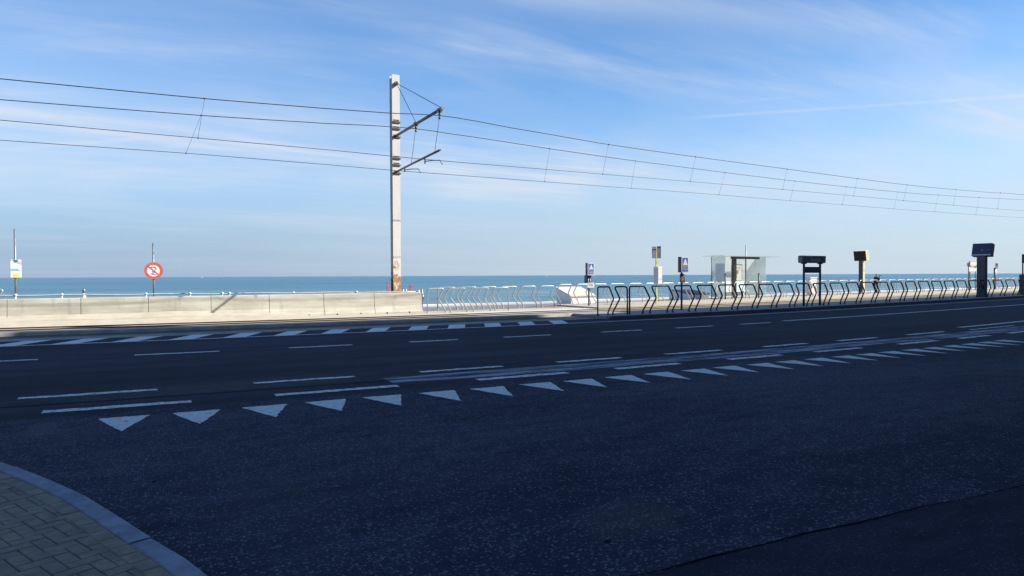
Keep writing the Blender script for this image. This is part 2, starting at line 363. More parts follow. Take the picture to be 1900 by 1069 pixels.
# ------------------------------------------------------------------ mesh helpers
class MB:
    def __init__(s): s.v = []; s.f = []; s.smooth = set()
    def add(s, vs, fs, smooth=False, mt=None):
        o = len(s.v)
        s.v += [tuple((mt @ Vector(v)) if mt else v) for v in vs]
        for f in fs:
            if smooth: s.smooth.add(len(s.f))
            s.f.append(tuple(i + o for i in f))
        return s
    def box(s, x0, x1, y0, y1, z0, z1, mt=None):
        vs = [(x0, y0, z0), (x1, y0, z0), (x1, y1, z0), (x0, y1, z0), (x0, y0, z1), (x1, y0, z1), (x1, y1, z1), (x0, y1, z1)]
        return s.add(vs, [(3, 2, 1, 0), (4, 5, 6, 7), (0, 1, 5, 4), (1, 2, 6, 5), (2, 3, 7, 6), (3, 0, 4, 7)], False, mt)
    def prism(s, poly, axis, a, b, mt=None):
        """poly of 2-D points (ccw), extruded along axis from a to b; axis y: poly=(x,z); x: (y,z); z: (x,y)"""
        n = len(poly)
        def p(q, t): return {'x': (t, q[0], q[1]), 'y': (q[0], t, q[1]), 'z': (q[0], q[1], t)}[axis]
        vs = [p(q, a) for q in poly] + [p(q, b) for q in poly]
        fs = [tuple(range(n - 1, -1, -1)), tuple(range(n, 2 * n))] + [(i, (i + 1) % n, n + (i + 1) % n, n + i) for i in range(n)]
        return s.add(vs, fs, False, mt)
    def tube(s, pts, r, seg=8, caps=True):
        pts = [Vector(p) for p in pts]; vs = []; fs = []
        n = len(pts); prev = None
        for i, p in enumerate(pts):
            t = (pts[min(i + 1, n - 1)] - pts[max(i - 1, 0)]).normalized()
            if prev is None:
                a = Vector((0, 0, 1)) if abs(t.z) < 0.9 else Vector((1, 0, 0))
                u = t.cross(a).normalized()
            else:
                u = (prev - t * prev.dot(t)).normalized()
            prev = u; w = t.cross(u)
            rr = r[i] if isinstance(r, (list, tuple)) else r
            vs += [tuple(p + (u * math.cos(2 * math.pi * j / seg) + w * math.sin(2 * math.pi * j / seg)) * rr) for j in range(seg)]
        for i in range(n - 1):
            for j in range(seg):
                fs.append((i * seg + j, i * seg + (j + 1) % seg, (i + 1) * seg + (j + 1) % seg, (i + 1) * seg + j))
        s.add(vs, fs, True)
        if caps: s.add([], [])
        if caps:
            o = len(s.v) - len(vs)
            s.f.append(tuple(o + j for j in range(seg - 1, -1, -1))); s.f.append(tuple(o + (n - 1) * seg + j for j in range(seg)))
        return s
    def lathe(s, prof, cx=0, cy=0, cz=0, seg=16):
        vs = []; fs = []
        for r, z in prof:
            vs += [(cx + r * math.cos(2 * math.pi * j / seg), cy + r * math.sin(2 * math.pi * j / seg), cz + z) for j in range(seg)]
        for i in range(len(prof) - 1):
            for j in range(seg):
                fs.append((i * seg + j, i * seg + (j + 1) % seg, (i + 1) * seg + (j + 1) % seg, (i + 1) * seg + j))
        fs.append(tuple(range(seg - 1, -1, -1))); fs.append(tuple((len(prof) - 1) * seg + j for j in range(seg)))
        return s.add(vs, fs, True)
    def ball(s, c, r, seg=12):
        prof = [(max(0.002, r * math.sin(math.pi * i / 8)), -r * math.cos(math.pi * i / 8)) for i in range(9)]
        return s.lathe(prof, c[0], c[1], c[2], seg)
    def build(s, name, material, parent=None, bevel=0.0, fixn=True):
        me = bpy.data.meshes.new(name); me.from_pydata(s.v, [], s.f); me.update()
        for i in s.smooth: me.polygons[i].use_smooth = True
        if fixn:
            bm = bmesh.new(); bm.from_mesh(me); bmesh.ops.recalc_face_normals(bm, faces=bm.faces); bm.to_mesh(me); bm.free()
        if material: me.materials.append(material)
        o = bpy.data.objects.new(name, me); COL.objects.link(o)
        if parent: o.parent = parent
        if bevel:
            md = o.modifiers.new("bevel", 'BEVEL'); md.width = bevel; md.segments = 2; md.limit_method = 'ANGLE'
        return o


def thing(name, label, cat, loc=(0, 0, 0), rz=0.0, group=None):
    o = bpy.data.objects.new(name, None); COL.objects.link(o); o.empty_display_size = 0.3
    o.location = loc; o.rotation_euler = (0, 0, rz); o['label'] = label; o['category'] = cat
    if group: o['group'] = group
    return o


def tag(o, label, cat, group=None):
    o['label'] = label; o['category'] = cat
    if group: o['group'] = group
    return o


def struct(o, label, cat, kind='structure'):
    o['kind'] = kind; o['label'] = label; o['category'] = cat
    return o


def dup(root, loc, rz, label, group=None, sx=1.0):
    r = root.copy(); COL.objects.link(r); r.location = loc; r.rotation_euler = (0, 0, rz); r.scale = (sx, 1, 1); r['label'] = label
    if group: r['group'] = group
    for ch in list(root.children):
        c = ch.copy(); COL.objects.link(c); c.parent = r
        for g in ch.children:
            d = g.copy(); COL.objects.link(d); d.parent = c
    return r


def lettering(body, size, material, parent, loc, rot=(math.pi / 2, 0, 0), name='lettering', ext=0.002, sx=1.0):
    cu = bpy.data.curves.new(name, 'FONT'); cu.body = body; cu.size = size; cu.extrude = ext
    cu.align_x = 'CENTER'; cu.align_y = 'CENTER'
    t = bpy.data.objects.new('tmp', cu); COL.objects.link(t)
    bpy.context.view_layer.update()
    me = bpy.data.meshes.new_from_object(t.evaluated_get(bpy.context.evaluated_depsgraph_get()))
    bpy.data.objects.remove(t); me.name = name
    me.materials.clear(); me.materials.append(material)
    o = bpy.data.objects.new(name, me); COL.objects.link(o); o.parent = parent; o.location = loc; o.rotation_euler = rot; o.scale = (sx, 1, 1)
    return o


def c_(x):
    """sideways swing of the gently curving road"""
    if x > 29: return 1.32 + 0.12 * (x - 29)
    if x < -12: return 0.0033 * 441 - 0.1386 * (x + 12)
    return 0.0033 * (x - 9) ** 2


def ang(x): return math.atan((c_(x + 0.1) - c_(x - 0.1)) / 0.2)


def on(x, n, z=0.0): return (x, n + c_(x), z)


def ribbon(mb, x0, x1, n0, n1, z, step=1.0, jit=0.0):
    k = max(1, int(math.ceil((x1 - x0) / step))); vs = []; fs = []
    for i in range(k + 1):
        x = x0 + (x1 - x0) * i / k
        j0, j1 = (random.uniform(-jit, jit), random.uniform(-jit, jit)) if jit else (0, 0)
        vs += [(x, n0 + c_(x) + j0, z), (x, n1 + c_(x) + j1, z)]
    for i in range(k): fs.append((2 * i, 2 * i + 2, 2 * i + 3, 2 * i + 1))
    return mb.add(vs, fs)


def rbox(mb, x0, x1, n0, n1, z0, z1, step=1.0):
    """a solid strip following the road"""
    k = max(1, int(math.ceil((x1 - x0) / step))); vs = []; fs = []
    for i in range(k + 1):
        x = x0 + (x1 - x0) * i / k
        vs += [(x, n0 + c_(x), z0), (x, n0 + c_(x), z1), (x, n1 + c_(x), z1), (x, n1 + c_(x), z0)]
    for i in range(k):
        a, b = 4 * i, 4 * i + 4
        for j in range(4): fs.append((a + j, a + (j + 1) % 4, b + (j + 1) % 4, b + j))
    fs.append((0, 1, 2, 3)); e = 4 * k; fs.append((e + 3, e + 2, e + 1, e))
    return mb.add(vs, fs)


XL, XR = -45.0, 150.0
# ------------------------------------------------------------------ ground, water
g = MB(); g.add([(-900, -600, -0.35), (1500, -600, -0.35), (1500, 34.0, -0.35), (-900, 34.0, -0.35)], [(0, 1, 2, 3)])
struct(g.build('ground', M_GROUND), 'flat ground under the street', 'ground')
b = MB()
for i in range(39):
    x0, x1 = XL - 30 + i * 8, XL - 22 + i * 8
    ya, yb = 33.2 + c_(x0), 33.2 + c_(x1)
    b.add([(x0, ya + 0.02, -1.4), (x1, yb + 0.02, -1.4), (x1, yb + 105, -4.8), (x0, ya + 105, -4.8)], [(0, 1, 2, 3)])
struct(b.build('beach', M_SAND), 'sandy beach sloping down to the surf', 'beach')
s = MB(); s.add([(-60000, 60, -4.5), (60000, 60, -4.5), (60000, 70000, -4.5), (-60000, 70000, -4.5)], [(0, 1, 2, 3)])
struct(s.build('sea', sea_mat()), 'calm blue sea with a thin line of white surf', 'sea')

# ------------------------------------------------------------------ road, side street, markings
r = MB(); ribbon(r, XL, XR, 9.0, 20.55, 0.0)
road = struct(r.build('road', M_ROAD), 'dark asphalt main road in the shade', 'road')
ss = MB()
nst = 100
for i in range(nst):
    x0 = XL + (XR - XL) * i / nst; x1 = XL + (XR - XL) * (i + 1) / nst
    ss.add([(x0, -40, 0), (x1, -40, 0), (x1, 9.0 + c_(x1), 0), (x0, 9.0 + c_(x0), 0)], [(0, 1, 2, 3)])
side = struct(ss.build('side_street', M_SIDE), 'coarse asphalt of the side street in the foreground', 'street')
pa = MB()
edge = [(2.15, 2.88), (2.43, 2.85), (2.8, 2.86), (3.2, 2.835), (3.57, 2.84), (4.0, 2.80), (4.6, 2.785), (5.2, 2.73), (5.75, 2.70), (6.6, 2.66), (7.5, 2.62), (9, 2.55), (20, 2.6), (60, 2.6)]
pv = [(x + 0, y + random.uniform(-.015, .015), 0.004) for x, y in edge]
pa.add(pv + [(60, -35, 0.004), (2.1, -35, 0.004)], [tuple(range(len(pv) + 2))])
struct(pa.build('asphalt_patch', M_PATCH), 'smooth darker strip of new asphalt at the right', 'asphalt')
tar = MB()
tar.add([(x, y + 0.003 + random.uniform(0, .006), 0.008) for x, y in edge] + [(x, y - 0.003 - random.uniform(0, .010), 0.008) for x, y in reversed(edge)], [tuple(range(2 * len(edge)))])
struct(tar.build('tar_seam', mat("tar", (0.007, 0.007, 0.011), 1.0, scale=6, spec=0.0)), 'black tar joint along the new asphalt', 'asphalt')


def dash(x0, x1, n, w, parent=road, m=M_WHITE, z=0.004, name='lane_dash', jit=0.020):
    d = MB(); ribbon(d, x0, x1, n - w / 2, n + w / 2, z, 0.12 if jit else 1.0, jit)
    return d.build(name, m, parent)


for a, b_ in [(-4.3, -2.7), (-1.55, 0.09), (1.37, 2.87), (3.96, 5.48), (6.61, 8.05), (9.17, 10.67), (11.94, 13.39), (14.55, 16.12), (17.5, 19.32)]: dash(a, b_, 10.65, 0.15)
for a, b_ in [(-4.0, -2.4), (-1.14, 0.46), (1.48, 3.18), (4.43, 6.04), (7.01, 8.42), (9.62, 11.05), (12.07, 13.58), (15.0, 16.58), (17.6, 19.1), (20.2, 21.7)]: dash(a, b_, 9.42, 0.17)
for a, b_ in [(-6.4, -4.7), (-3.4, -1.93), (-0.28, 1.32), (2.75, 4.16), (5.54, 6.81), (8.09, 9.5), (11.18, 12.61), (13.92, 15.5), (16.74, 18.16)]: dash(a, b_, 15.68, 0.16)
dash(19.2, 110, 15.95, 0.18, name='solid_line', jit=0)
dash(21.2, 90, 11.15, 0.17, name='solid_line', jit=0)
dash(20.6, 23.4, 10.55, 0.10); dash(26.6, 29.2, 10.55, 0.10)
el = MB(); ribbon(el, XL, 13.2, 19.02, 19.16, 0.004, 0.5); el.build('edge_line', M_WHITE, road)
el = MB(); ribbon(el, 13.2, 120, 19.02, 19.14, 0.004, 0.5); el.build('edge_line', M_WHITE2, road)
# hatched no-go strip along the kerb
i = 0
x = -9.6
for i in range(18):
    xb = -8.4 + 1.26 * i
    if xb > 13: break
    q = MB(); w = 0.57
    lean = 0.33 * (1 if xb > 8 else 1)
    k = 4; vs = []
    xt = xb + 0.60
    pts = [(xb, 19.165), (xb + w, 19.165), (xt + w, 20.5), (xt, 20.5)]
    q.add([(px, pn + c_(px), 0.004) for px, pn in pts], [(0, 1, 2, 3)])
    q.build('hatch_stripe', M_WHITE2, road)
# give-way teeth
for k in range(25):
    x0 = -0.55 + 0.757 * k; w = 0.53
    if x0 > 18: break
    n1 = 8.70 + random.uniform(-.015, .015); n0 = 7.90 + random.uniform(-.03, .03)
    xs = x0 + random.uniform(-.02, .02); tx = xs + w / 2 + random.uniform(-.02, .02)
    # edges broken into short runs so the paint looks laid by hand
    P = []
    for (ax, ay), (bx, by) in (((xs, n1), (tx, n0)), ((tx, n0), (xs + w, n1)), ((xs + w, n1), (xs, n1))):
        for j in range(12):
            t = j / 12; P.append((ax + (bx - ax) * t + random.uniform(-.009, .009), ay + (by - ay) * t + random.uniform(-.009, .009)))
    q = MB(); q.add([(px, pn + c_(px) * (0.9 if px < 3 else 0.75), 0.004) for px, pn in P], [tuple(range(len(P)))])
    q.build('give_way_tooth', M_TOOTH, side)
q = MB()
k_ = 120
A = [(XL + 0.6 * i, 9.99 + random.uniform(-.012, .012), 0.004) for i in range(k_)]; B = [(XL + 0.6 * i, 9.945 + random.uniform(-.012, .012), 0.004) for i in range(k_)]
q.add([(x, n + c_(x), z) for x, n, z in A + B], [(i, k_ + i, k_ + i + 1, i + 1) for i in range(k_ - 1)])
q.build('tar_joint', mat("tar_line", (0.009, 0.010, 0.014), 0.95, scale=6, spec=0.1), road)
# ghost of old paint between the two dashed lines
q = MB(); ribbon(q, 3.2, 26, 9.62, 10.28, 0.004, 0.5); q.build('erased_marking', M_GHOST, road)

# ------------------------------------------------------------------ gutter, verge, kerbs, tram bed
q = MB(); ribbon(q, XL, 14.7, 20.55, 21.45, 0.0); struct(q.build('gutter', M_GUTTER), 'grey concrete gutter beside the hatched strip', 'gutter')
q = MB(); ribbon(q, XL, 14.7, 21.45, 22.45, -0.01); struct(q.build('verge', M_VERGE), 'dark dirty verge between gutter and tram kerb', 'verge')
q = MB(); rbox(q, XL, 14.7, 22.45, 22.72, -0.2, 0.09); struct(q.build('kerb', M_KERBW), 'pale concrete kerb along the tram bed', 'kerb')
q = MB(); ribbon(q, XL, XR, 22.72, 27.2, -0.02); struct(q.build('tram_bed', M_BED), 'sand covered concrete bed of the tram tracks', 'tram bed')
q = MB(); ribbon(q, 11.6, 19.0, 22.74, 27.6, -0.016); struct(q.build('tram_crossing', M_CROSS), 'pale concrete crossing panels over the tracks', 'crossing')
q = MB(); ribbon(q, 15.2, 20.5, 22.75, 23.0, -0.012); struct(q.build('red_strip', M_RED), 'reddish paving strip at the crossing', 'paving')
q = MB(); rbox(q, 14.7, XR, 20.02, 20.22, -0.2, 0.105)
struct(q.build('sidewalk_kerb', mat("kerb_dark", (0.16, 0.15, 0.15), 0.85, scale=3)), 'dark kerb of the shaded sidewalk', 'kerb')
q = MB(); ribbon(q, 14.7, XR, 19.9, 20.02, 0.0)
struct(q.build('sidewalk_gutter', M_VERGE), 'dirty gutter line below the sidewalk kerb', 'gutter')
q = MB(); rbox(q, 14.7, XR, 20.22, 22.45, -0.2, 0.10); struct(q.build('sidewalk', M_WALK), 'shaded grey sidewalk under the black hoops', 'sidewalk')
q = MB(); rbox(q, 14.7, XR, 22.45, 22.74, -0.2, 0.09); struct(q.build('sidewalk_edge', M_KERBW), 'pale kerb between sidewalk and tram bed', 'kerb')
for j, n in enumerate((23.0, 24.0, 24.9, 25.9)):
    q = MB(); rbox(q, XL, XR, n - 0.036, n + 0.036, -0.05, 0.022)
    tag(q.build('tram_rail', M_STEEL), ('steel tram rail nearest the road kerb', 'second steel tram rail from the road kerb', 'second steel tram rail from the sea side', 'steel tram rail nearest the sea wall')[j], 'rail', 'rails of the two tram tracks')
# sand drift against the barriers
sd = MB(); vs = []; fs = []
nx, ny = 130, 14
for i in range(nx + 1):
    x = XL + (9.8 - XL) * i / nx
    hh = 0.33 if x < 1.5 else 0.33 - 0.29 * min(1, (x - 1.5) / 5.5)
    hh += 0.025 * math.sin(x * 1.9) + 0.02 * math.sin(x * 0.7 + 1)
    for j in range(ny + 1):
        t = j / ny; y = 26.15 + c_(x) * (1 - t) + (28.02 - 26.15) * t
        vs.append((x, y, -0.03 + max(0.012, hh) * t ** 1.5 + (0.006 * math.sin(x * 7 + j) if 0 < t < 1 else 0)))
for i in range(nx):
    for j in range(ny):
        a = i * (ny + 1) + j; fs.append((a, a + ny + 1, a + ny + 2, a + 1))
sd.add(vs, fs, True); struct(sd.build('sand_drift', M_SAND), 'sand drifted up against the concrete barriers', 'sand')
q = MB(); ribbon(q, XL, 19.0, 27.2, 29.3, -0.025); struct(q.build('promenade_edge', M_BED), 'sandy concrete strip beside the tracks', 'paving')
q = MB(); rbox(q, XL, 19.0, 29.3, 33.2, -1.6, -0.01, 2.0); struct(q.build('promenade', M_PROM), 'grey paved sea front promenade', 'promenade')
q = MB(); rbox(q, 19.0, XR, 26.6, 26.78, -0.3, 0.055)
struct(q.build('platform_edge', M_PLATF), 'weathered front edge of the low tram platform', 'platform')
q = MB(); rbox(q, 19.0, XR, 26.78, 30.7, -0.3, 0.055); struct(q.build('platform', M_PLAT), 'low beige tram platform on the sea side', 'platform')
q = MB(); rbox(q, 19.0, XR, 30.7, 33.2, -1.6, -0.01, 2.0); struct(q.build('promenade', M_PROM), 'grey promenade behind the tram platform', 'promenade')

# ------------------------------------------------------------------ brick pavement, lower left
outer = [(-45, 8.9), (-12, 8.0), (-4.5, 7.95), (-2.7, 7.85), (-1.85, 7.58), (-1.35, 7.18), (-1.1, 6.89), (-0.94, 6.61), (-0.66, 6.06), (-0.40, 5.50), (-0.18, 4.92), (0.0, 4.43), (0.16, 4.02), (0.29, 3.6), (0.42, 3.0), (0.5, 2.0), (0.52, -3), (0.52, -30)]


def offset(poly, d):
    out = []
    for i, p in enumerate(poly):
        a = Vector(poly[max(0, i - 1)]); b = Vector(poly[min(len(poly) - 1, i + 1)])
        t = (b - a).normalized(); nrm = Vector((t.y, -t.x))     # right-hand side = inside of the corner
        out.append((p[0] + nrm.x * d, p[1] + nrm.y * d))
    return out


inner = offset(outer, 0.128); inner2 = offset(outer, 0.085)


def strip_solid(mb, A, B, z0, z1):
    vs = []; fs = []
    for p, q_ in zip(A, B): vs += [(p[0], p[1], z0), (p[0], p[1], z1), (q_[0], q_[1], z1), (q_[0], q_[1], z0)]
    for i in range(len(A) - 1):
        a, b = 4 * i, 4 * i + 4
        for j in range(4): fs.append((a + j, a + (j + 1) % 4, b + (j + 1) % 4, b + j))
    return mb.add(vs, fs)


def resample(P, d):
    out = [Vector(P[0])]
    for a, b in zip(P, P[1:]):
        a, b = Vector(a), Vector(b); L = (b - a).length; n = max(1, int(L / d))
        for i in range(1, n + 1): out.append(a + (b - a) * i / n)
    return out


fine_ = resample(outer, 0.16)
q = MB(); fo = [tuple(v) for v in fine_]; fi = offset(fo, 0.128)
for i0 in range(0, len(fo) - 1, 6):                      # single kerb stones of about a metre, open joints between
    i1 = min(i0 + 6, len(fo) - 1)
    A = [Vector(v) for v in fo[i0:i1 + 1]]; B = [Vector(v) for v in fi[i0:i1 + 1]]
    for S in (A, B): S[-1] = S[-1] + (S[-2] - S[-1]).normalized() * 0.004
    dz = random.uniform(-.003, .003)
    strip_solid(q, A, B, -0.2, 0.10 + dz)
struct(q.build('pavement_kerb', M_KERB, bevel=0.015), 'curved blue stone kerb at the street corner', 'kerb')
q = MB(); poly = inner + [(-45, -30)]
q.add([(x, y, 0.078) for x, y in poly], [tuple(range(len(poly)))])
pave = struct(q.build('pavement', M_JOINT), 'yellow brick pavement at the street corner', 'pavement')


def inside(px, py, P):
    r_ = False; j = len(P) - 1
    for i in range(len(P)):
        if (P[i][1] > py) != (P[j][1] > py) and px < (P[j][0] - P[i][0]) * (py - P[i][1]) / (P[j][1] - P[i][1]) + P[i][0]: r_ = not r_
        j = i
    return r_


bk = MB()
poly2 = inner2 + [(-45, -30)]
bw, bl = 0.085, 0.17
PEB1, PEB2 = (0.02, 6.0), (2.41, 3.33)
ca, sa = math.cos(R(24)), math.sin(R(24))


def brick(cx, cy, lx, ly, a=0.0, h0=0.093):
    h = h0 + random.uniform(-.002, .002)
    m = Matrix.Translation((cx, cy, 0)) @ Matrix.Rotation(a, 4, 'Z')
    e, d = 0.0018, 0.004
    x0, x1, y0, y1 = -lx / 2 + e, lx / 2 - e, -ly / 2 + e, ly / 2 - e
    vs = [(x0, y0, 0.07), (x1, y0, 0.07), (x1, y1, 0.07), (x0, y1, 0.07), (x0, y0, h - d), (x1, y0, h - d), (x1, y1, h - d), (x0, y1, h - d),
          (x0 + d, y0 + d, h), (x1 - d, y0 + d, h), (x1 - d, y1 - d, h), (x0 + d, y1 - d, h)]
    bk.add(vs, [(0, 1, 5, 4), (1, 2, 6, 5), (2, 3, 7, 6), (3, 0, 4, 7), (4, 5, 9, 8), (5, 6, 10, 9), (6, 7, 11, 10), (7, 4, 8, 11), (8, 9, 10, 11)], False, m)


for i in range(-40, 40):
    for j in range(-60, 60):
        # herringbone cell: step (bw,bw) along the diagonal, (2*bl) across
        ox = i * bw + j * 2 * bl; oy = i * bw
        for (cx, cy, lx, ly) in ((ox + bl / 2, oy + bw / 2, bl, bw), (ox + bl + bw / 2, oy, bw, bl)):
            X = cx * ca - cy * sa - 1.5; Y_ = cx * sa + cy * ca + 4.6
            if -3.2 < X < 0.6 and 2.6 < Y_ < 8.2:
                if inside(X, Y_, poly2): brick(X, Y_, lx, ly, R(24))
# soldier course following the kerb
mid = offset(outer, 0.178)
acc = 0.0
for i in range(len(mid) - 1):
    a, b = Vector(mid[i]), Vector(mid[i + 1])
    if max(a.x, b.x) < -6 or min(a.y, b.y) < 1: continue
    L = (b - a).length; n = max(1, round(L / 0.17)); t = (b - a).normalized(); an = math.atan2(t.y, t.x)
    for k in range(n):
        p = a + (b - a) * ((k + 0.5) / n); brick(p.x, p.y, L / n, 0.10, an, 0.0985)
bk.build('pavers', M_BRICK, pave)

for lab, px, py, r_ in (('small dark stone lying on the asphalt near the curved kerb', PEB1[0], PEB1[1], 0.014), ('flat dark stone on the asphalt at the bottom centre right', PEB2[0], PEB2[1], 0.018)):
    q = MB(); q.lathe([(r_ * 0.6, 0), (r_, r_ * 0.25), (r_ * 0.8, r_ * 0.6), (r_ * 0.2, r_ * 0.75)], seg=9)
    p_ = q.build('pebble', mat("pebble_dark", (0.008, 0.008, 0.010), 0.9, scale=30)); p_.location = (px, py, 0.0); p_.scale = (1.5, 0.9, 1); tag(p_, lab, 'stone')

# ------------------------------------------------------------------ concrete barriers
prof = [(-0.30, -0.03), (0.30, -0.03), (0.30, 0.07), (0.155, 0.32), (0.105, 0.86), (0.085, 0.885), (-0.085, 0.885), (-0.105, 0.86), (-0.155, 0.32), (-0.30, 0.07)]
bx = [-8.42, -6.32, -4.22, -2.12, -0.03, 2.06, 4.16, 6.28, 8.38, 10.5]
blab = ['concrete barrier block cut off by the left frame edge', 'concrete barrier block just out of the left frame edge', 'concrete barrier block in front of the white beach notice, deepest in sand',
        'concrete barrier block in front of the white post', 'concrete barrier block just right of the red round sign, sand along its foot', 'concrete barrier block with a slanting shadow across its face',
        'concrete barrier block left of the middle of the sand free run', 'concrete barrier block left of the tram mast', 'end concrete barrier block in front of the tram mast, at the hoops']
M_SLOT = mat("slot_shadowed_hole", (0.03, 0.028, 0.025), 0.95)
for i in range(1, 9):
    x0, x1 = bx[i] + 0.007, bx[i + 1] - 0.007
    t = thing('concrete_barrier', blab[i], 'barrier', ((x0 + x1) / 2, 28.28, 0), 0, 'row of concrete barriers')
    h = (x1 - x0) / 2
    q = MB(); q.prism(prof, 'x', -h, h); q.build('block', M_BARRIER, t, bevel=0.01)
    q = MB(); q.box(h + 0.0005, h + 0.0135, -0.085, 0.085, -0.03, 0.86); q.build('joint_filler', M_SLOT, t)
    if i >= 6:
        for sx in (-h * 0.52, h * 0.42):
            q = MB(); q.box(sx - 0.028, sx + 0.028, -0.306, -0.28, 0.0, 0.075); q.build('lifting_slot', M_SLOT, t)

# ------------------------------------------------------------------ white handrail behind the barriers
rl = thing('handrail', 'long white tubular handrail with round knobs behind the concrete barriers', 'handrail', (0, 0, 0))
ry = 28.78
def rz_(x): return 0.985 - 0.0062 * (x + 4)
q = MB(); q.tube([(x, ry + 0.02 * math.sin(x), rz_(x) + (0.012 * math.sin(x * 2.1))) for x in [XL + 0.5 * i for i in range(int((10.6 - XL) / 0.5) + 1)]], 0.026, 8)
q.build('rail', M_RAILW, rl)
for kx in [-39.5 + 1.3 * 0 + 2.0 * i for i in range(18)] + [-4.06, -2.72, -0.10, 1.38, 2.52, 2.78, 5.2, 7.8, 10.52]:
    if -4.5 < kx < 11 or kx < -5:
        q = MB(); q.ball((kx, ry, rz_(kx) + 0.012), 0.050); q.build('knob', M_WHT, rl)
        q = MB(); q.tube([(kx, ry, -0.03), (kx, ry, rz_(kx) - 0.02)], 0.022, 8); q.build('upright', M_WHT, rl)

# ------------------------------------------------------------------ hoop barriers
def hoop_path(left_bent=True, right_bent=True, w=0.92, top=1.06, side=1):
    def leg(x, bent):
        if not bent: return [(x, 0), (x, 0.5), (x, top - 0.10)]
        return [(x, 0), (x, 0.10), (x + 0.03, 0.15), (x + 0.30, 0.55), (x + 0.325, 0.60), (x + 0.31, 0.66), (x + 0.13, top - 0.10)]
    L = leg(0, left_bent); Rr = leg(w, right_bent)
    lx, rx = L[-1][0], Rr[-1][0]
    if not left_bent: lx = 0
    pts = L + [(lx - (0.03 if left_bent else 0), top - 0.045), (lx - (0.0 if left_bent else -0.03), top - 0.012), (lx + 0.06, top)]
    pts += [(rx - 0.13, top), (rx - 0.075, top - 0.012), (rx - 0.03, top - 0.045)] + Rr[::-1]
    return [(side * (p[0] - w / 2), 0, p[1]) for p in pts]


def make_hoop(name, label, material, group, lb=True, rb=True, side=1, w=0.92, r=0.030):
    t = thing(name, label, 'hoop barrier', (0, 0, 0), 0, group)
    pts = hoop_path(lb, rb, w, side=side)
    q = MB(); q.tube(pts, r, 10); q.build('bent_tube', material, t)
    for sx in (-w / 2, w / 2):
        q = MB(); q.lathe([(0.055, 0), (0.055, 0.012), (0.034, 0.03)], sx, 0, 0, 14); q.build('foot_plate', material, t)
    return t


ORD = ['first', 'second', 'third', 'fourth', 'fifth', 'sixth', 'seventh', 'eighth', 'ninth', 'tenth', 'eleventh', 'twelfth', 'thirteenth', 'fourteenth', 'fifteenth', 'sixteenth', 'seventeenth', 'eighteenth', 'nineteenth', 'twentieth'] + ['twenty ' + q_ for q_ in ('first', 'second', 'third', 'fourth', 'fifth', 'sixth', 'seventh', 'eighth', 'ninth')]
near = [(14.69, 15.17, 'A'), (15.40, 16.10, 'B'), (16.21, 16.87, 'A'), (17.24, 18.15, 'C'), (18.45, 19.35, 'C'), (19.74, 20.64, 'C'), (21.0, 21.95, 'C'), (22.31, 23.28, 'C'), (23.65, 24.63, 'C'), (24.99, 25.98, 'C'), (26.37, 27.37, 'C'), (27.77, 28.77, 'C'), (29.2, 30.23, 'C'), (30.63, 31.7, 'C'), (32.1, 33.18, 'C'), (33.56, 34.66, 'C'), (35.04, 36.18, 'C'), (36.62, 37.68, 'C'), (38.09, 39.23, 'C'), (39.65, 40.77, 'C'), (41.22, 42.37, 'C'), (42.8, 44.0, 'C'), (44.44, 45.74, 'C'), (46.1, 47.4, 'C'), (48.0, 49.35, 'C'), (50.0, 51.4, 'C'), (52.2, 53.6, 'C'), (54.4, 55.8, 'C'), (56.6, 58.0, 'C')]
anchors = [(13, 'left end of the black row'), (19.35, 'sidewalk warning sign'), (28.6, 'station name sign'), (46.77, 'dark blue display column')]
NG = 'black hoops along the shaded sidewalk'
protos = {}


def anchored(x, anchors, what):
    a = [q_ for q_ in anchors if q_[0] <= x][-1]
    key = (a[1], what); COUNT[key] = COUNT.get(key, 0) + 1
    n = ORD[COUNT[key] - 1]
    if a[1].startswith('left end'): return f'{what}, {n} from the {a[1]}'
    return f'{what}, {n} right of the {a[1]}'


COUNT = {}
for x0, x1, kind in near:
    xc = (x0 + x1) / 2
    lab = anchored(xc, anchors, {'A': 'black hoop with straight left leg', 'B': 'black hoop with straight right leg', 'C': 'kinked black hoop'}[kind])
    w0 = {'A': 0.6, 'B': 0.7, 'C': 0.92}[kind]
    if kind not in protos:
        protos[kind] = make_hoop('hoop_barrier', lab, M_BLACK, NG, kind != 'A', kind != 'B', 1, w0, 0.031)
        h = protos[kind]; h.location = on(xc, 20.75, 0.10); h.rotation_euler = (0, 0, ang(xc)); h.scale = ((x1 - x0) / w0, 1, 1)
    else:
        h = dup(protos[kind], on(xc, 20.75, 0.10), ang(xc), lab, NG, (x1 - x0) / w0)

